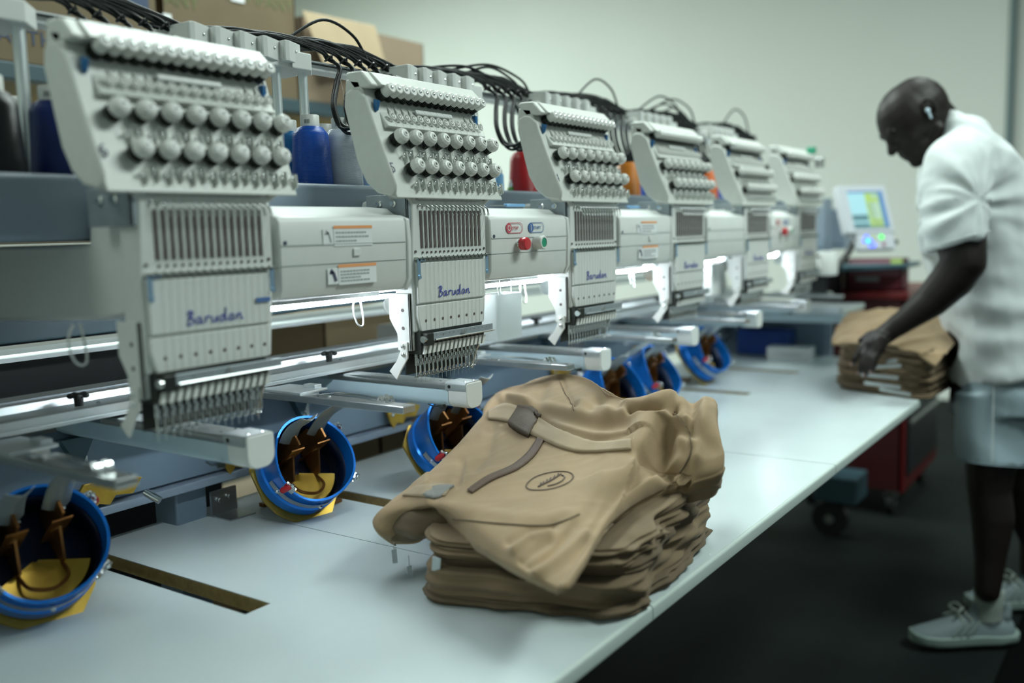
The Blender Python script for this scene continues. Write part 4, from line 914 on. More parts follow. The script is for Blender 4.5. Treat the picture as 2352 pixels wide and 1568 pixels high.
# topmost garment, spread out and rumpled
L = [[(905, 1250, .050), (960, 1246, .055), (1010, 1215, .075), (1100, 1270, .082), (1195, 1325, .085), (1275, 1358, .088)],
 [(872, 1222, .080), (945, 1205, .085), (1015, 1195, .098), (1105, 1252, .102), (1200, 1306, .102), (1288, 1346, .100)],
 [(862, 1188, .100), (935, 1165, .118), (1020, 1165, .128), (1110, 1200, .126), (1215, 1245, .122), (1325, 1285, .112)],
 [(905, 1145, .122), (985, 1122, .135), (1060, 1122, .140), (1160, 1150, .140), (1270, 1182, .138), (1372, 1205, .124)],
 [(985, 1085, .135), (1050, 1077, .145), (1130, 1088, .152), (1230, 1105, .152), (1330, 1128, .150), (1448, 1140, .134)],
 [(1050, 1022, .152), (1120, 1020, .158), (1200, 1032, .162), (1300, 1052, .164), (1410, 1072, .162), (1530, 1098, .146)],
 [(1113, 952, .172), (1190, 965, .184), (1270, 985, .186), (1370, 1010, .186), (1470, 1028, .186), (1590, 1082, .160)],
 [(1150, 912, .188), (1220, 918, .204), (1300, 932, .212), (1400, 962, .212), (1510, 972, .216), (1650, 1048, .180)],
 [(1198, 888, .205), (1252, 872, .232), (1330, 882, .236), (1430, 928, .232), (1530, 938, .238), (1640, 965, .226)],
 [(1215, 882, .205), (1285, 861, .240), (1345, 870, .246), (1440, 922, .236), (1560, 914, .244), (1633, 920, .240)]]
LW = [[atz(*q) for q in r] for r in L]
LW.append([p+Vector((.05, .025, -.05)) for p in LW[-1]]); LW.append([p+Vector((.055, .02, -.075)) for p in LW[-1]])
# side skirts drop down
for j, r in enumerate(LW):
    d = (.008, .010, .012, .016, .022, .030, .034, .036, .032, .012)[min(j, 9)]
    r.append(r[-1]+Vector((.008, -.002, -d))); r.append(r[-1]+Vector((.018, .010, -d*.7)))
    r.insert(0, r[0]+Vector((.02, .016, -(.012 if j < 4 else .030))))
LWK = [p.copy() for p in LW[8]]
G = catmull_grid(LW, 24, 18)
NN = normals(G)
# folds: (pixel polyline, kind, amplitude m, width px); kind g = ridge or groove, s = step raised on the left of the path
FOLDS = [([(1552, 918), (1532, 958), (1502, 1010), (1480, 1052), (1462, 1086)], 's', .026, 60), ([(1392, 1102), (1425, 1104), (1462, 1086)], 's', .012, 40),
  ([(1290, 1352), (1340, 1275), (1385, 1195), (1430, 1145), (1500, 1100)], 's', .012, 34), ([(1440, 1006), (1370, 1012), (1290, 985), (1230, 948), (1165, 925), (1112, 950)], 's', .014, 46),
  ([(1240, 950), (1330, 972), (1440, 988)], 'g', -.016, 20), ([(1160, 928), (1260, 940), (1380, 962), (1470, 955)], 'g', .010, 12), ([(1592, 925), (1586, 1000), (1570, 1060)], 'g', -.016, 12), ([(1618, 925), (1612, 1000), (1600, 1050)], 'g', .010, 14),
  ([(1532, 1000), (1512, 1060), (1560, 1086)], 'g', -.034, 26), ([(1582, 960), (1586, 1020), (1556, 1090), (1566, 1122)], 'g', .014, 10), ([(1444, 934), (1500, 928), (1566, 920)], 'g', .013, 13), ([(1452, 956), (1510, 950), (1550, 938)], 'g', -.020, 8),
  ([(1580, 910), (1602, 922)], 'g', -.020, 9), ([(1552, 1000), (1580, 1020)], 'g', .012, 12), ([(1340, 930), (1400, 950)], 'g', .010, 14), ([(1130, 985), (1118, 1040), (1090, 1070)], 'g', -.006, 16), ([(1060, 1060), (1050, 1110)], 'g', -.006, 9),
  ([(1180, 1265), (1215, 1235), (1262, 1222)], 'g', .007, 9), ([(1168, 1245), (1215, 1218), (1270, 1205)], 'g', -.005, 9), ([(1198, 1290), (1240, 1255), (1262, 1240)], 'g', -.005, 8), ([(1232, 1322), (1290, 1278), (1345, 1235)], 'g', .009, 12), ([(1215, 1300), (1262, 1270), (1320, 1210)], 'g', -.006, 9),
  ([(988, 1125), (994, 1165), (1014, 1205)], 's', .010, 36), ([(1000, 1160), (1090, 1172), (1190, 1190), (1300, 1180)], 'g', .004, 14), ([(1330, 1050), (1290, 1120), (1250, 1180)], 'g', -.003, 22), ([(1400, 1060), (1370, 1130), (1310, 1200)], 'g', .004, 20),
  ([(1290, 866), (1304, 905), (1322, 942)], 'g', -.005, 4), ([(1250, 885), (1240, 930)], 'g', -.007, 16), ([(1390, 905), (1360, 940)], 'g', -.010, 14)]
def cam_px(p):
    v = p-CAM; d = v.dot(FW); return (1176+FPX*v.dot(RT)/d, 784-FPX*v.dot(UP)/d)
def foldsum(u, v):
    t = 0
    for pl, kd, A_, w in FOLDS:
        best = 1e9; sg = 1
        for (ax, ay), (bx, by) in zip(pl[:-1], pl[1:]):
            ex, ey = bx-ax, by-ay; L2 = ex*ex+ey*ey; q = ((u-ax)*ex+(v-ay)*ey)/L2; qc = 0 if q < 0 else 1 if q > 1 else q
            dx, dy = u-ax-ex*qc, v-ay-ey*qc; d2 = dx*dx+dy*dy
            if d2 < best: best = d2; cr = ex*dy-ey*dx
        d = math.sqrt(best)
        if d > w*3.2: continue
        if kd == 'g': t += A_*math.exp(-(d/w)**2)
        else:
            sd = d if cr > 0 else -d
            st = 1/(1+math.exp(-sd/2.2))
            t += A_*st*math.exp(-(max(sd, 0)/w)**2)
    return t
G2 = []
for j, r in enumerate(G):
    row = []
    for i, p in enumerate(r):
        n_ = NN[j][i]; n_ = n_ if n_.z > -.2 else -n_
        u = i/len(r); v = j/len(G); rough = .12 + .9*min(1, max(0, (u-.62)/.2)) + .5*max(0, v-.6)
        a = wrinkle(p+Vector((0, 0, 3)), 8, .008, (1, .35, .3))*rough + wrinkle(p, 22, .0022, (1, -.6, 0))*(.3+rough*.5)
        a += foldsum(*cam_px(p))*(1-.75*max(0, min(1, (v-.70)/.12)))
        q = p + (n_*.6+Vector((0, 0, .4)))*a; q.z = max(q.z, .004)
        row.append(q)
    G2.append(row)
top = empty('spread_trousers', (.33, -.25, .15)); tag(top, 'topmost khaki trousers of the front pile, spread with brown patch, zip and round stitched emblem', 'trousers', 'front pile of khaki trousers')
TT = Matrix.Translation(-top.location)
ct = cloth('trouser_cloth', G2, 'khaki', top, TT, .0025)
fl_ = MB().chain([(TT @ atz(866, 1189, .088), .004), (TT @ atz(905, 1196, .086), .020), (TT @ atz(962, 1200, .092), .026), (TT @ atz(1015, 1190, .10), .022)], 14)
fl_.chain([(TT @ atz(905, 1232, .066), .006), (TT @ atz(950, 1228, .070), .010), (TT @ atz(1000, 1210, .08), .012)], 10)
pocket_mesh = fl_
flatv = [p for r in G2 for p in r]; nc = len(G2[0])
bvh = BVHTree.FromPolygons(flatv, [(j*nc+i, j*nc+i+1, (j+1)*nc+i+1, (j+1)*nc+i) for j in range(len(G2)-1) for i in range(nc-1)])
def surf(u, v, off=.0015):
    h, n_, _, _ = bvh.ray_cast(CAM, ray(u, v).normalized())
    if h is None: return None
    if n_.dot(CAM-h) < 0: n_ = -n_
    return h + n_*off
def strip(name, pa, pb, mt, th=.0022, n=10, parent=top, off=.001, m_=5):
    # a strip of cloth laid on the surface between two pixel polylines
    A_ = spline([(a, b, 0) for a, b in pa], n); B2 = spline([(a, b, 0) for a, b in pb], n); g = []
    for p, q in zip(A_, B2):
        row = []
        for k in range(m_+1):
            w = p.lerp(q, k/m_); h = surf(w.x, w.y, off+th)
            row.append(h)
        if sum(1 for h in row if h is None) == 0: g.append(row)
    if len(g) < 2: return None
    return cloth(name, g, mt, parent, TT, th+.001)
strip('waist_strap', [(1122, 946), (1165, 928), (1222, 948), (1290, 988), (1370, 1016), (1450, 1010)], [(1122, 964), (1168, 972), (1225, 1002), (1290, 1030), (1345, 1040), (1450, 1034)], 'khakil', .003)
strip('strap_fold', [(960, 1118), (1000, 1112), (1040, 1116)], [(925, 1140), (985, 1142), (1022, 1140)], 'khakil')
strip('brown_patch', [(1198, 932), (1222, 936), (1243, 953)], [(1168, 978), (1190, 994), (1214, 1006)], 'brownpatch', .0075, m_=8)['label'] = 'dark brown square patch'
strip('webbing_patch', [(992, 1122), (1015, 1118), (1042, 1118)], [(974, 1140), (996, 1146), (1012, 1143)], 'greypatch', .0035)['label'] = 'grey webbing patch'
strip('zip', [(1236, 1008), (1212, 1042), (1175, 1072), (1120, 1096), (1074, 1128)], [(1250, 1013), (1226, 1050), (1188, 1080), (1132, 1104), (1084, 1134)], 'zipm', .003, m_=4)['label'] = 'brown zip tape'
for pl, w in ([(1282, 868), (1298, 905), (1318, 940)], 3), ([(1040, 1190), (1150, 1202), (1260, 1205), (1330, 1180)], 2), ([(1545, 945), (1580, 985), (1585, 1040), (1560, 1085)], 3):
    strip('seam', pl, [(a+.6*w, b+w) for a, b in pl], 'khakid', .0008, m_=1)
def stitch_line(pts, w, nm='embroidered_emblem'):
    g = [surf(a, b, .0012) for a, b in pts]; g = [p for p in g if p]
    return [TT @ p for p in g], w
mb = MB()
ring = [(1263+54*math.cos(a)+6*math.sin(a), 1105-20*math.sin(a)-8*math.cos(a)) for a in [i*2*math.pi/40 for i in range(41)]]
ring = [(a if a > 1263 else a, b if a > 1230 else b+(1230-a)*.10) for a, b in ring]
g, w = stitch_line(ring, .001); mb.tube(g, .0009, 5)
for pts in ([(1258, 1117), (1275, 1113), (1291, 1105), (1297, 1096), (1290, 1092)], [(1236, 1119), (1250, 1112), (1268, 1103), (1289, 1089)], [(1240, 1118), (1243, 1110)], [(1247, 1114), (1249, 1107)], [(1255, 1110), (1257, 1102)], [(1263, 1106), (1265, 1098)], [(1271, 1101), (1274, 1093)], [(1279, 1096), (1283, 1088)]):
    g, w = stitch_line(spline([(a, b, 0) for a, b in pts], 4) and [(p.x, p.y) for p in spline([(a, b, 0) for a, b in pts], 4)], .001)
    if len(g) > 1: mb.tube(g, .0011, 5)
mb.build('embroidered_emblem', M['stitch'], top, smooth=60)['label'] = 'round brown stitched emblem'
for (u, v, z, ln) in ((905, 1262, .045, .022), (940, 1300, .02, .016)):
    p = TT @ atz(u, v, z); MB().tube([p+Vector((.004, .004, .016)), p], .0006, 4).prism([(-.004, 0), (.004, .001), (.005, -ln), (-.003, -ln)], -.0005, .0005, 'y', Matrix.Translation(p) @ Matrix.Rotation(-.7, 4, 'Z')).build('hanging_tag', M['tagm'], top, smooth=0)
# far pile
Q2 = [(2.185, -.185), (2.085, -.475), (2.42, -.50), (2.52, -.17)]
N2 = 12
for i in range(N2):
    h = .0132; hh = .0185
    j = [(x+random.uniform(-.012, .012)-.004*(i > 8), y+random.uniform(-.010, .010)) for x, y in Q2]
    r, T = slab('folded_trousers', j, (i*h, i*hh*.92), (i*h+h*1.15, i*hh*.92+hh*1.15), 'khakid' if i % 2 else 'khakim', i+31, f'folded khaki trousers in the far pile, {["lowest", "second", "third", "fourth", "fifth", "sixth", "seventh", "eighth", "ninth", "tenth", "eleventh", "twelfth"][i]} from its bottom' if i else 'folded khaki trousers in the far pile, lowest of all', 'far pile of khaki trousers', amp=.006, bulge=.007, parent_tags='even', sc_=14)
    if i in (1, 2, 4, 6, 7):
        u = {1: (2020, 2092), 2: (1985, 2068), 4: (1977, 2063), 6: (2008, 2070), 7: (2036, 2060)}[i]; v = {1: (893, 907), 2: (879, 890), 4: (860, 868), 6: (843, 840), 7: (831, 828)}[i]
        a = W(u[0], v[0], 2.80); b = W(u[1], v[1], 2.78); d = (b-a).normalized(); up_ = Vector((0, 0, 1))
        nrm = d.cross(up_).normalized(); mm = Matrix((d, nrm, up_)).transposed().to_4x4(); mm.translation = (a+b)/2; L_ = (b-a).length/2
        MB().box((-L_, -.0006, -.005), (L_, .0006, .006), T @ mm).build('size_sticker', M['foil'], r, smooth=0)['label'] = 'shiny size sticker'
# draped garment on top of the far pile
LW = [[(2.178, -.168, .150), (2.155, -.235, .160), (2.135, -.30, .163), (2.112, -.37, .162), (2.092, -.44, .148), (2.088, -.50, .115)],
      [(2.22, -.160, .168), (2.20, -.23, .176), (2.18, -.30, .182), (2.16, -.37, .184), (2.15, -.44, .174), (2.14, -.515, .14)],
      [(2.33, -.145, .195), (2.32, -.23, .206), (2.31, -.30, .212), (2.30, -.38, .216), (2.29, -.45, .205), (2.28, -.52, .16)],
      [(2.46, -.145, .226), (2.46, -.22, .238), (2.44, -.30, .246), (2.43, -.38, .250), (2.42, -.45, .235), (2.42, -.51, .19)]]
LW = [[Vector(q) for q in r] for r in LW]; LW.append([p+Vector((.05, .02, -.03)) for p in LW[-1]]); LW.insert(0, [p+Vector((.012, .004, -.012)) for p in LW[0]])
G = catmull_grid(LW, 14, 10); NN = normals(G)
for j, r in enumerate(G):
    for i, p in enumerate(r): r[i] = p + Vector((0, 0, 1))*wrinkle(p, 15, .008, (1, -1, 0))
dt = empty('spread_trousers', G[20][30]); tag(dt, 'topmost khaki trousers of the far pile, held down by the person', 'trousers', 'far pile of khaki trousers')
cloth('trouser_cloth', G, 'khaki', dt, Matrix.Translation(-dt.location), .004)
# ================================================================== RIGHT END: PANEL, MONITOR, CABINET
ep = empty('end_stand', (3.0, .25, FZ)); tag(ep, 'teal steel stand at the far end of the machine below the monitor', 'stand'); T = Matrix.Translation(-ep.location)
MB().box((2.96, .06, -.03), (3.0, .56, .185), T).box((2.96, .45, FZ), (3.0, .56, -.02), T).build('side_panel', M['bed'], ep, smooth=0, bevel=.004)
MB().box((2.955, .055, 0.0), (2.99, .085, .185), T).build('corner_post', M['tray'], ep, smooth=0)
MB().box((2.70, -.06, .195), (3.02, .50, .215), T).box((2.70, -.055, .215), (2.72, .50, .225), T).build('tray_top', M['alu'], ep, smooth=0, bevel=.003)
MB().box((2.72, -.055, .16), (3.0, .3, .194), T).build('tray_front', M['armblue'], ep, smooth=0, bevel=.003)
tag(MB().prism(rrect(.20, .002, .42, .11, .01), 2.86, 2.955, 'x').build('storage_bin', M['binblue'], None, smooth=30, bevel=.004), 'dark blue plastic bin at the far left corner of the table', 'bin')
sb = empty('small_carton', (2.80, .17, 0), (0, 0, .12)); tag(sb, 'small white carton at the far end of the table', 'box')
MB().box((-.045, -.085, 0), (.045, .085, .052)).build('carton_walls', M['white_label'], sb, smooth=0, bevel=.001)
MB().box((-.0458, -.05, .028), (-.045, .05, .031)).box((-.0458, -.05, .020), (-.045, .03, .022)).build('print_lines', M['inkgrey'], sb, smooth=0)
# monitor
c = W(1996, 505, 3.75)
mon = empty('control_monitor', c); tag(mon, 'white touch screen control monitor beside the farthest head', 'monitor')
xa = Vector((.80, -.60, 0)).normalized(); nn = Vector((-.60, -.80, 0)).normalized(); th_ = math.radians(20)
ya = (Vector((0, 0, 1))*math.cos(th_) - nn*math.sin(th_)).normalized(); na = xa.cross(ya)
MM = Matrix((xa, ya, na)).transposed().to_4x4()
MB().prism(rrect(-.118, -.055, .118, .150, .010), -.035, 0, 'z', MM).prism(rrect(-.075, -.125, .105, -.055, .010), -.03, -.002, 'z', MM).build('shell', M['monitor'], mon, smooth=40, bevel=.003)
x0, y0, x1, y1 = -.078, -.035, .095, .125
s = MB().box((x0, y0, 0), (x1, y1, .001), MM).build('screen', M['screen'], mon, smooth=0); s['label'] = 'lit touch screen'
def sc_(nm, a, b, c_, d, mt): MB().box((x0+(x1-x0)*a, y0+(y1-y0)*b, .001), (x0+(x1-x0)*c_, y0+(y1-y0)*d, .0014), MM).build(nm, M[mt], s, smooth=0)
sc_('green_panel', .47, .04, .85, .95, 'screeng'); sc_('pale_panel', .52, .24, .82, .70, 'screenw'); sc_('lower_white_panel', .52, .09, .82, .18, 'screenw'); sc_('yellow_tile', .66, .80, .82, .93, 'screenw')
sc_('blue_side_bar', .86, .04, .99, .95, 'screenb'); sc_('blue_top_bar', 0, .95, 1, 1, 'screenb'); sc_('dark_band', .0, .20, .45, .36, 'screend'); sc_('key_row', .0, .05, .45, .14, 'screend')
sc_('bottom_bar', 0, 0, 1, .04, 'screend')
for (a, b, r_, mt, l) in ((-.030, -.072, .008, 'ledblue', 'lit blue key'), (-.043, -.088, .008, 'ledblue', 'lit blue key'), (-.014, -.088, .008, 'ledblue', 'lit blue key'), (-.028, -.089, .008, 'ledgreen', 'lit green key'), (-.020, -.108, .008, 'ledblue', 'lit blue key'), (-.004, -.108, .008, 'ledblue', 'lit blue key'), (.004, -.074, .008, 'screeng', 'dim green key'), (.042, -.074, .010, 'ledgreen', 'lit green key'), (.046, -.105, .009, 'pinkcarton', 'pink key')):
    MB().cyl(MM @ Vector((a, b, -.002)), MM @ Vector((a, b, .001)), r_, n=12).build('key', M[mt], mon)['label'] = l
MB().cyl(MM @ Vector((.118, -.092, -.02)), MM @ Vector((.128, -.092, -.02)), .010, n=12).build('emergency_knob', M['black'], mon)
MB().tube([MM @ Vector((-.05, -.06, -.03)), MM @ Vector((-.09, -.12, -.06)), MM @ Vector((-.16, -.19, -.08))], .014, 8).build('swing_arm', M['black'], mon, smooth=60)
for (u0, v0, u1, v1, d, nm, mt, lab, cat) in ((1882, 455, 1907, 580, 4.1, 'control_cabinet', 'tray', 'slate grey control cabinet just right of the farthest head', 'cabinet'), (1925, 478, 1958, 572, 4.2, 'grey_housing', 'tray', 'slate grey housing behind the left edge of the monitor', 'housing')):
    a = W(u0, v0, d); b = W(u1, v1, d); w = abs((b-a).dot(RT))
    r = empty(nm, (a.x, a.y, b.z)); tag(r, lab, cat)
    MB().box((0, -w*.5, 0), (.12, w*.6, a.z-b.z)).build('housing', M[mt], r, smooth=0, bevel=.004); MB().box((-.001, -w*.4, .02), (0.0, w*.5, .024)).build('door_gap', M['teal'], r, smooth=0)
a = W(1875, 590, 3.95); r = empty('motor_deck', (a.x, a.y, .355)); tag(r, 'teal deck under the monitor and jug at the far end', 'deck')
MB().prism([(0, .12), (.0, -.06), (.32, -.30), (.6, -.30), (.6, .12)], -.02, .0, 'z').build('deck_plate', M['teal'], r, smooth=0, bevel=.004)
MB().box((.03, -.04, -.17), (.25, .10, -.02)).build('dark_motor', M['drawer'], r, smooth=0, bevel=.008)
a = W(1901, 632, 3.7); r = empty('white_jug', a); tag(r, 'small white plastic jug beyond the farthest head', 'jug')
MB().lathe([(.030, 0), (.038, .004), (.040, .085), (.036, .092), (.036, .096), (.030, .096)], (0, 0, 0), (0, 0, 1), 20).build('body', M['white'], r, smooth=50)
MB().tube(spline([(-.03, .022, .08), (-.045, .035, .07), (-.045, .035, .035), (-.032, .022, .02)], 5), .005, 6).build('handle', M['black'], r, smooth=60)
# red tool cabinet
tc_ = empty('tool_cabinet', (3.75, .1, FZ)); tag(tc_, 'red wheeled tool cabinet with black drawers behind the table corner', 'tool cabinet'); T = Matrix.Translation(-tc_.location)
X0, X1, Y0, Y1 = 3.4, 4.15, -.14, .34
MB().box((X0, Y0+.004, -.66), (X1, Y1, .225), T).build('carcass', M['darkred'], tc_, smooth=0, bevel=.004)
MB().box((X0, Y0, -.66), (X0+.045, Y0+.02, .2), T).box((X1-.045, Y0, -.66), (X1, Y0+.02, .2), T).box((X0+.045, Y0, -.66), (X1-.045, Y0+.02, -.60), T).build('front_frame', M['redpaint'], tc_, smooth=0)
MB().box((X0-.01, Y0-.01, .2), (X1+.01, Y1+.01, .232), T).build('top_tray', M['redpaint'], tc_, smooth=0, bevel=.004)
for z0, z1 in ((-.595, -.34), (-.335, -.08), (-.075, .06), (.065, .195)):
    d = MB().box((X0+.05, Y0-.012, z0), (X1-.05, Y0+.01, z1), T).build('drawer', M['drawer'], tc_, smooth=0, bevel=.003)
    MB().box((X0+.06, Y0-.022, z1-.022), (X1-.06, Y0-.008, z1-.004), T).build('drawer_handle', M['steel'], d, smooth=0, bevel=.003)
for x, y in ((X0+.06, Y0+.06), (X1-.06, Y0+.06), (X0+.06, Y1-.06), (X1-.06, Y1-.06)):
    w = MB().cyl(Vector((x, y-.015, FZ+.055))+T.translation, Vector((x, y+.015, FZ+.055))+T.translation, .055, n=20).build('wheel', M['black'], tc_)
    MB().box((x-.03, y-.022, -.70), (x+.03, y+.022, -.66), T).cyl(Vector((x, y-.018, FZ+.055))+T.translation, Vector((x, y+.018, FZ+.055))+T.translation, .018, n=12).build('caster_fork', M['steel'], w)
q = atx(1995, 636, 3.6)
r, T = carton(3.50, -.10, .233, 3.62, .14, .375, 'dark red printed carton standing on the tool cabinet', mt='redcarton', nm='printed_carton', grp=None)
MB().box((3.498, -.09, .30), (3.4995, .13, .372), T).build('pink_print', M['pinkcarton'], r, smooth=0); MB().box((3.4965, -.098, .345), (3.498, -.05, .374), T).build('yellow_print', M['screeng'], r, smooth=0)
MB().box((3.4965, .0, .275), (3.498, .10, .295), T).build('white_print', M['inkgrey'], r, smooth=0)
r, T = carton(3.50, .15, .233, 3.62, .20, .375, 'narrow cream and purple striped carton left of the dark red one', mt='paper', nm='striped_carton', grp=None)
for i in range(9): MB().box((3.498, .152, .245+i*.013), (3.4995, .198, .249+i*.013), T).build('stripe', M['pinkcarton'], r, smooth=0)
r = empty('paper_stack', (3.47, .23, .233)); tag(r, 'cream paper block on a blue clip left of the striped carton', 'paper')
MB().box((-.03, -.02, .02), (.03, .02, .15)).build('sheets', M['paper'], r, smooth=0); MB().box((-.04, -.03, 0), (.04, .03, .02)).build('blue_base', M['binblue'], r, smooth=0)
# dolly with caster under the table end
r = empty('caster_dolly', (3.05, .03, FZ)); tag(r, 'teal caster foot in the dark beyond the table end', 'caster')
MB().box((-.05, -.07, .15), (.14, .10, .26)).build('base', M['teal'], r, smooth=0, bevel=.005)
w = MB().cyl((-.04, .04, .075), (.0, .04, .075), .075, n=22).build('wheel', M['black'], r); MB().cyl((-.045, .04, .075), (.005, .04, .075), .02, n=12).build('hub', M['steel'], w)
# ================================================================== PERSON
def bake(o, fn=None):
    dg = bpy.context.evaluated_depsgraph_get(); me = bpy.data.meshes.new_from_object(o.evaluated_get(dg))
    o.modifiers.clear(); o.data = me
    if fn:
        nrm = [v.normal.copy() for v in me.vertices]
        for v, n_ in zip(me.vertices, nrm): v.co = fn(v.co.copy(), n_)
        me.update()
    me.polygons.foreach_set('use_smooth', [True]*len(me.polygons)); return o
def organic(mb, name, mt, parent, voxel=.006, it=6, fn=None):
    o = mb.build(name, M[mt], parent, smooth=180)
    r = o.modifiers.new('remesh', 'REMESH'); r.mode = 'VOXEL'; r.voxel_size = voxel; r.use_smooth_shade = True
    s = o.modifiers.new('smooth', 'SMOOTH'); s.iterations = it; s.factor = .5
    o = bake(o, fn)
    if not o.data.materials: o.data.materials.append(M[mt])
    return o
P0 = atz(2260, 1480, FZ)
per = empty('person', (P0.x, P0.y, FZ)); tag(per, 'bald person in white t-shirt and pale shorts leaning over the far pile', 'person')
PT = Matrix.Translation(-per.location)
def w_(u, v, d): return PT @ W(u, v, d)
BD = 2.90                                    # depth of the body's middle
SK = MB()
# head: axes
Fh = (-RT*.785 - UP*.62).normalized(); Uh = (-RT*(-.62)*-1 + UP*.785).normalized(); Uh = (Uh - Fh*Uh.dot(Fh)).normalized(); Sh = Fh.cross(Uh)
HC = w_(2096, 266, BD-.02)
HM = Matrix((Fh, Sh, Uh)).transposed().to_4x4()
def hp(f, s, u): return HC + Fh*f + Sh*s + Uh*u
SK.ball(HC, 1, 24, HM, sc=(.112, .083, .107))
SK.ball(hp(-.030, 0, .010), 1, 20, HM, sc=(.092, .080, .095))
SK.ball(hp(.045, 0, -.030), 1, 20, HM, sc=(.062, .066, .075))
SK.ball(hp(.042, 0, -.085), 1, 20, HM, sc=(.052, .055, .050))
SK.ball(hp(.078, 0, -.118), .022, 12, sc=(1, 1, 1))
for s in (-1, 1):
    SK.capsule(hp(-.01, .058*s, -.075), hp(.055, .032*s, -.118), .020, .018)
    SK.ball(hp(.062, .042*s, -.040), .024, 12)
    SK.ball(hp(.093, .020*s, -.078+.008), .010, 10)
SK.capsule(hp(.094, -.030, .004), hp(.094, .030, .004), .016)
SK.chain([(hp(.100, 0, -.006), .010), (hp(.112, 0, -.030), .011), (hp(.120, 0, -.048), .0145)])
for s in (-1, 1): SK.ball(hp(.108, .013*s, -.050), .010, 10)
SK.capsule(hp(.093, -.018, -.077), hp(.093, .018, -.077), .0105)
SK.capsule(hp(.088, -.016, -.092), hp(.088, .016, -.092), .0115)
# neck
SK.capsule(hp(-.035, 0, -.030), w_(2188, 335, BD), .066, .066)
SK.capsule(hp(-.055, 0, .010), w_(2205, 325, BD), .056, .052)
SK.capsule(hp(.0, 0, -.07), w_(2165, 350, BD), .050, .052)
# torso under the shirt
SK.chain([(w_(2222, 400, BD), .10), (w_(2262, 560, BD), .125), (w_(2285, 820, BD), .14), (w_(2290, 930, BD), .13)])
AD = BD-.20
SK.chain([(w_(2195, 400, AD+.02), .068), (w_(2208, 560, AD-.02), .068), (w_(2214, 602, AD-.03), .062)], 16)
SK.chain([(w_(2214, 602, AD-.03), .060), (w_(2188, 640, AD-.01), .060), (w_(2140, 690, AD+.02), .050), (w_(2080, 735, AD+.04), .036), (w_(2058, 750, AD+.05), .033)], 16)
HD = AD+.06
# left hand
SK.chain([(w_(2058, 750, HD-.01), .032), (w_(2030, 770, HD), .030), (w_(2010, 790, HD), .026)])
SK.capsule(w_(2026, 778, HD-.030), w_(2022, 800, HD-.035), .020, .017)
SK.capsule(w_(2020, 768, HD+.03), w_(1997, 783, HD+.035), .022, .017)
FG = [[(2022, 800, -.036), (2012, 822, -.040), (2006, 842, -.038), (2003, 852, -.030)], [(2011, 798, -.016), (1999, 824, -.020), (1992, 848, -.018), (1989, 860, -.010)],
      [(2001, 792, .004), (1986, 816, .000), (1977, 840, .000), (1974, 855, .008)], [(1993, 782, .026), (1976, 802, .024), (1964, 824, .024), (1960, 836, .030)]]
for f in FG: SK.chain([(w_(u, v, HD+d), r) for (u, v, d), r in zip(f, (.0115, .0105, .0095, .0080))], 10)
SK.chain([(w_(2020, 762, HD+.045), .014), (w_(1996, 768, HD+.062), .0115), (w_(1976, 782, HD+.066), .0095)], 10)
# right arm, mostly hidden
RD = BD+.20
SK.chain([(w_(2200, 400, RD), .064), (w_(2190, 560, RD+.02), .064), (w_(2178, 640, RD), .056), (w_(2135, 705, RD-.04), .040), (w_(2112, 735, RD-.06), .032), (w_(2092, 750, RD-.07), .028)], 14)
for q, (du, dd) in enumerate(((0, -.03), (-3, -.01), (-3, .01), (2, .03))): SK.chain([(w_(2090+du, 752, RD-.07+dd), .011), (w_(2072+du, 760, RD-.07+dd), .010), (w_(2058+du, 772, RD-.07+dd), .008)], 8)
SK.chain([(w_(2100, 745, RD-.11), .012), (w_(2082, 748, RD-.13), .010)], 8)
# legs
LD = BD-.06
for (hip, kn, an, d, dk) in (((2285, 930), (2272, 1120), (2268, 1345), LD, 0), ((2345, 930), (2352, 1110), (2370, 1300), BD+.20, .02)):
    SK.chain([(w_(*hip, d), .095), (w_(*kn, d), .064)], 16)
    SK.chain([(w_(kn[0], kn[1], d), .062), (w_(kn[0]+8, kn[1]+70, d+dk), .062), (w_(an[0]+6, an[1]-60, d+dk), .045), (w_(an[0], an[1]+10, d+dk), .038)], 16)
body = organic(SK, 'body', 'skin', per, .0052, 5)
# bunched pair that props up the raised back of the pile
bn = empty('bunched_trousers', (.78, -.12, .0)); tag(bn, 'bunched khaki trousers propping up the raised back of the front pile', 'trousers', 'front pile of khaki trousers'); BT = Matrix.Translation(-bn.location)
rowk = LWK
bb = MB(); up_c = [(BT @ (p+Vector((.016, .010, -.072))), .046) for p in rowk[1:-3]]; bb.chain(up_c, 14)
bb.chain([(Vector((p.x-.04, min(max(p.y, -.26-.12*0+.12), .2), .058)), .056) for p, _ in up_c[:-1]], 14)
for p, _ in up_c[:-1]: bb.capsule(p, Vector((p.x-.035, max(p.y, -.15+.0), .06)), .046, .052)
organic(bb, 'bunched_cloth', 'khakim', bn, .008, 4, lambda c, n_: c + n_*(wrinkle(c, 13, .006, (0, .4, 1))) if c.z > .012 else Vector((c.x, c.y, max(c.z, .0015))))
# the pointed turned-up corner of the spread trousers
organic(pocket_mesh, 'turned_up_corner', 'khakid', top, .0035, 6, lambda c, n_: c + n_*(wrinkle(c, 22, .004, (1, -.5, 0))))
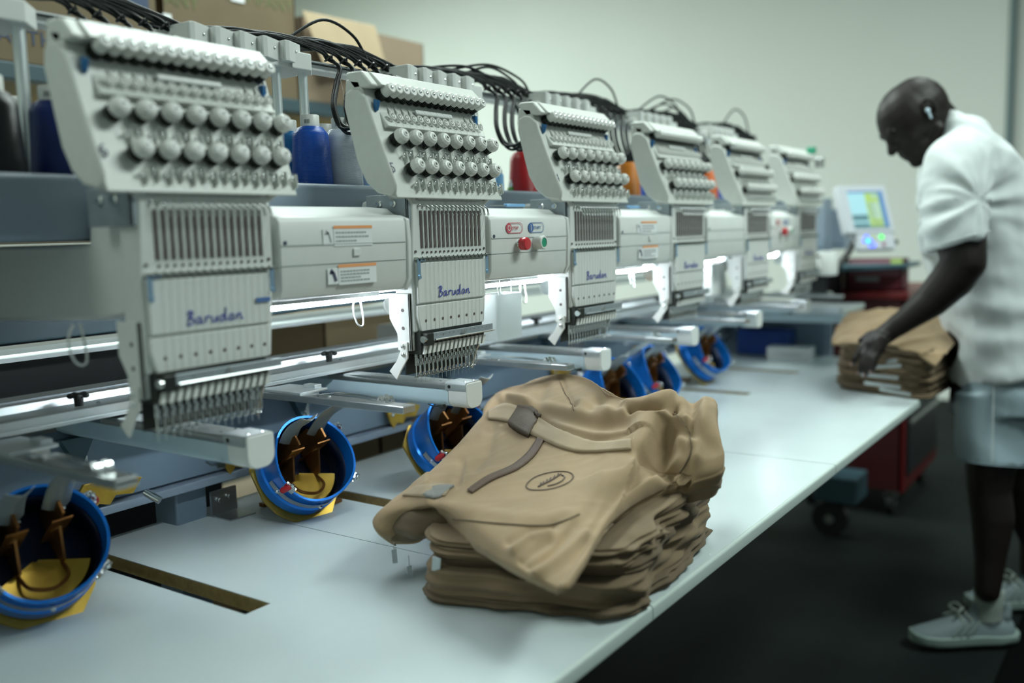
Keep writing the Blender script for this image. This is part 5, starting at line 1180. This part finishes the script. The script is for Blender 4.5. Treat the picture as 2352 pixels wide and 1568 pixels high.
# ears, eyes, nails, earbud
for s, nm in ((-1, 'ear'), (1, 'ear')):
    e = MB(); c0 = hp(-.012, .083*s, -.008)
    pts = [c0 + Fh*(.017*math.cos(a)) + Uh*(.030*math.sin(a)) - Fh*.004*math.sin(a) + Sh*s*(.008 if math.cos(a) < 0 else .0) for a in [i*2*math.pi/14 for i in range(15)]]
    e.tube(pts, .0058, 8); e.ball(c0-Sh*s*.002, 1, 10, HM, sc=(.013, .006, .024)); e.ball(c0-Uh*.026+Fh*.002, .008, 8)
    organic(e, nm, 'skin', per, .0022, 3)
near = -1 if (hp(0, -.1, 0)-w_(1176, 784, 0)).length < (hp(0, .1, 0)-w_(1176, 784, 0)).length else 1
c0 = hp(-.002, .090*near, -.008)
MB().ball(c0, .0075, 10).capsule(c0+Sh*near*.003, c0+Fh*.008-Uh*.024+Sh*near*.004, .0033, .0033, 8).build('earbud', M['earbud'], per, smooth=180)['label'] = 'pale wireless earbud'
for s in (-1, 1):
    e = MB().ball(hp(.088, .031*s, -.022), .0115, 12).build('eye', M['eye'], per, smooth=180)
    MB().ball(hp(.0975, .031*s, -.024), .0048, 8).build('iris', M['black'], e, smooth=180)
    MB().ball(hp(.0885, .031*s, -.019), 1, 14, HM, sc=(.0135, .0145, .0115)).build('eyelid', M['skin'], per, smooth=180)
    MB().tube(spline([hp(.102, .014*s, .004), hp(.103, .030*s, .009), hp(.092, .048*s, .003)], 4), .0028, 6).build('eyebrow', M['black'], per, smooth=60)
MB().capsule(hp(.1025, -.014, -.0845), hp(.1025, .014, -.0845), .0018).build('mouth_line', M['lips'], per, smooth=180)
for f in FG:
    (u0, v0, d0), (u1, v1, d1) = f[-2], f[-1]; c1 = w_(u1, v1, HD+d1); dr = (c1-w_(u0, v0, HD+d0)).normalized()
    MB().ball(c1-RT*.0055-FW*.002+dr*.002, 1, 8, Matrix((dr, dr.cross(RT).normalized(), -RT)).transposed().to_4x4(), sc=(.007, .0055, .003)).build('finger_nail', M['nail'], per, smooth=180)
# t-shirt
def ringp(c, a, b, ra, rb, n=28, sq=.85):
    out = []
    for i in range(n):
        t = 2*math.pi*i/n; x, y = math.cos(t), math.sin(t)
        x = math.copysign(abs(x)**sq, x); y = math.copysign(abs(y)**sq, y)
        out.append(c + a*ra*x + b*rb*y)
    return out
SHT = MB()
LAT = (FW*1 + RT*.10).normalized()            # lateral axis of the body (roughly along the view)
def rg(u, v, d, ra, rb, tiltdeg=0):
    a = (RT*math.cos(math.radians(tiltdeg)) + UP*math.sin(math.radians(tiltdeg)))
    return ringp(w_(u, v, d), a, LAT, ra, rb)
SHT.loft([rg(2302, 868, BD, .146, .205, 9), rg(2298, 800, BD, .152, .200, 6), rg(2288, 720, BD, .158, .198, 4), rg(2270, 640, BD, .160, .198, 2), rg(2252, 560, BD, .158, .205, -2), rg(2245, 480, BD, .162, .215, -6),
          rg(2240, 420, BD, .158, .220, -14), rg(2232, 370, BD, .140, .215, -22), rg(2222, 330, BD, .118, .185, -30), rg(2208, 300, BD, .088, .130, -38), rg(2196, 288, BD, .070, .090, -42)])
SHT.chain([(w_(2225, 350, BD-.12), .085), (w_(2198, 385, AD+.03), .098), (w_(2192, 425, AD+.01), .098), (w_(2192, 470, AD), .094)], 20)
SHT.loft([ringp(w_(2192, 440, AD), RT, LAT, .096, .092, 28, 1), ringp(w_(2192, 500, AD-.01), (RT+UP*.1).normalized(), LAT, .094, .092, 28, 1),
          ringp(w_(2196, 545, AD-.02), (RT+UP*.25).normalized(), LAT, .091, .090, 28, 1), ringp(w_(2198, 562, AD-.02), (RT+UP*.28).normalized(), LAT, .091, .090, 28, 1)])
SHT.chain([(w_(2225, 350, BD+.12), .085), (w_(2200, 390, RD), .094), (w_(2192, 480, RD), .090)], 20)
SHT.loft([ringp(w_(2196, 460, RD), RT, LAT, .090, .09, 28, 1), ringp(w_(2192, 560, RD+.02), RT, LAT, .088, .086, 28, 1)])
SHT.capsule(w_(2140, 440, BD), w_(2152, 570, BD), .045, .05)
SHT.ball(w_(2215, 326, BD), .085, 20)
SHT.chain([(w_(2215, 345, BD), .088), (w_(2180, 342, BD), .086), (w_(2165, 336, BD), .083)], 20)
pivot = w_(2215, 470, AD)
def crease(co, n_):
    q = co
    dd = (q-pivot); r_ = dd.dot(RT); u_ = dd.dot(UP); f_ = dd.dot(FW)
    ang = math.atan2(u_, r_); rad = math.hypot(r_, u_)
    # creases fan out from the armpit plus drapes at the waist
    fan = math.exp(-((rad-.10)/.13)**2)*noise.noise(Vector((ang*3.2, rad*5, f_*6)))*.016
    low = max(0, min(1, (-u_-.12)/.2))*noise.noise(Vector((r_*9+u_*3, u_*15, f_*8)))*.015
    fine = noise.noise(q*Vector((1, 1, 1)).length*14)*.0025
    return co + n_*(fan+low+fine)
organic(SHT, 't_shirt', 'shirt', per, .0075, 5, crease)
MB().torus(w_(2158, 322, BD), (RT*-.78+UP*.62), .092, .0065, 32, 6).build('collar', M['shirt'], per, smooth=180)
def hem(pts, r=.0022): return MB().tube(pts+[pts[0]], r, 5)
hem(ringp(w_(2196, 551, AD-.02), (RT+UP*.26).normalized(), LAT, .0925, .0905), .0016).build('sleeve_hem', M['shirt'], per, smooth=180)
# shorts
SRT = MB()
SRT.loft([rg(2300, 820, BD, .13, .17, 6), rg(2300, 900, BD, .142, .19, 4), rg(2303, 950, BD, .145, .19, 2)])
SRT.loft([ringp(w_(2292, 900, LD), RT, LAT, .125, .10), ringp(w_(2283, 1000, LD), RT, LAT, .108, .10), ringp(w_(2282, 1062, LD), (RT-UP*.06).normalized(), LAT, .106, .105)])
SRT.loft([ringp(w_(2315, 900, BD+.12), RT, LAT, .125, .10), ringp(w_(2345, 1000, BD+.17), RT, LAT, .115, .10), ringp(w_(2352, 1050, BD+.19), RT, LAT, .112, .105)])
def scr(co, n_):
    dd = co-w_(2280, 960, LD); r_, u_, f_ = dd.dot(RT), dd.dot(UP), dd.dot(FW)
    return co + n_*noise.noise(Vector(((r_+u_)*9, (u_-r_)*4, f_*6)))*.013
organic(SRT, 'shorts', 'shorts', per, .0075, 5, scr)
MB().tube([w_(2283, 885, LD-.105), w_(2281, 960, LD-.108), w_(2279, 1062, LD-.112)], .0016, 5).build('side_seam', M['shirt'], per, smooth=60)
hem(ringp(w_(2282, 1060, LD), (RT-UP*.06).normalized(), LAT, .1085, .1075), .0016).build('leg_hem', M['shorts'], per, smooth=180)
# shoes and socks
def shoe(u, v, d, zc, nm_par):
    # local frame: toe points left in the picture; heel at right
    base = PT @ atz(u, v, FZ+.012)
    f = -RT.copy(); f.z = 0; f.normalize(); s = Vector((-f.y, f.x, 0)); upz = Vector((0, 0, 1))
    def q(a, b, c): return base + f*a + s*b + upz*c
    sec = [(-.155, .020, .055, .085, .004), (-.14, .036, .062, .085, -.004), (-.10, .041, .075, .088, -.006), (-.05, .040, .078, .0, 0), (.0, .043, .082, .0, 0), (.05, .048, .070, 0, 0), (.09, .049, .056, 0, 0), (.125, .043, .044, 0, .003), (.150, .026, .032, 0, .010), (.158, .010, .022, 0, .016)]
    up = MB(); so = MB(); rr = []; rs = []
    for (a, w, h, _, lift) in sec:
        rr.append([q(a, w*math.cos(t)*(.92 if math.sin(t) > 0 else 1), .026+lift+max(0, math.sin(t))**.8*(h-.018) - max(0, -math.sin(t))*.012) for t in [i*2*math.pi/20 for i in range(20)]])
        w2 = w*1.09; zb = {True: lift*1.2+.0}[True]; toe = .012*max(0, (a-.07)/.09)**1.5; heel = .010*max(0, (-a-.12)/.04)
        rs.append([q(a*1.03-(.008 if a < -.13 else 0), w2*x, z) for x, z in ((-1, .010+toe+heel), (-.8, toe+heel), (.8, toe+heel), (1, .010+toe+heel), (1.0, .034+lift*.6), (.6, .038+lift*.6), (-.6, .038+lift*.6), (-1.0, .034+lift*.6))])
    up.loft(rr); so.loft(rs)
    up.chain([(q(-.075, 0, .070), .036), (q(-.08, 0, .095), .034)]); up.capsule(q(-.03, 0, .085), q(-.04, 0, .118), .020, .012); up.capsule(q(-.132, 0, .08), q(-.142, 0, .108), .018, .010)
    sh_ = organic(up, 'shoe', 'shoe', per, .0045, 4)
    so.build('shoe_sole', M['sole'], sh_, smooth=60, bevel=.002)
    for i in range(5):
        a = -.005 + i*.018; z = .098-.011*i
        MB().tube(spline([q(a-.01, -.030, z-.020), q(a, -.016, z-.002), q(a+.004, 0, z+.003), q(a, .016, z-.002), q(a-.01, .030, z-.020)], 4), .0030, 6).build('shoelace', M['lace'], sh_, smooth=60)
    MB().tube(spline([q(-.005, 0, .103), q(.012, -.02, .120), q(.030, -.03, .108), q(.015, -.01, .098)], 5), .0026, 6).tube(spline([q(-.005, 0, .103), q(.012, .02, .120), q(.030, .03, .108), q(.015, .01, .098)], 5), .0026, 6).tube([q(.01, -.015, .100), q(.045, -.034, .078)], .0024, 6).build('lace_bow', M['lace'], sh_, smooth=60)
    for i in range(3):
        a0 = .030-.022*i
        for sg in (-1, 1): MB().tube([q(a0+.020, .0470*sg, .040), q(a0, .0455*sg, .060), q(a0-.020, .0400*sg, .082)], .0035, 6).build('side_stripe', M['sole'], sh_, smooth=60)
    sk = MB(); sk.loft([ringp(q(-.075, 0, .075), f, s, .046, .036, 20, 1), ringp(q(-.078, 0, .11), f, s, .042, .035, 20, 1), ringp(q(-.080, 0, .165), f, s, .046, .041, 20, 1), ringp(q(-.080, 0, .170), f, s, .042, .038, 20, 1)])
    sk.build('sock', M['sock'], per, smooth=60)
shoe(2210, 1474, 0, 0, per); shoe(2328, 1392, 0, 0, per)
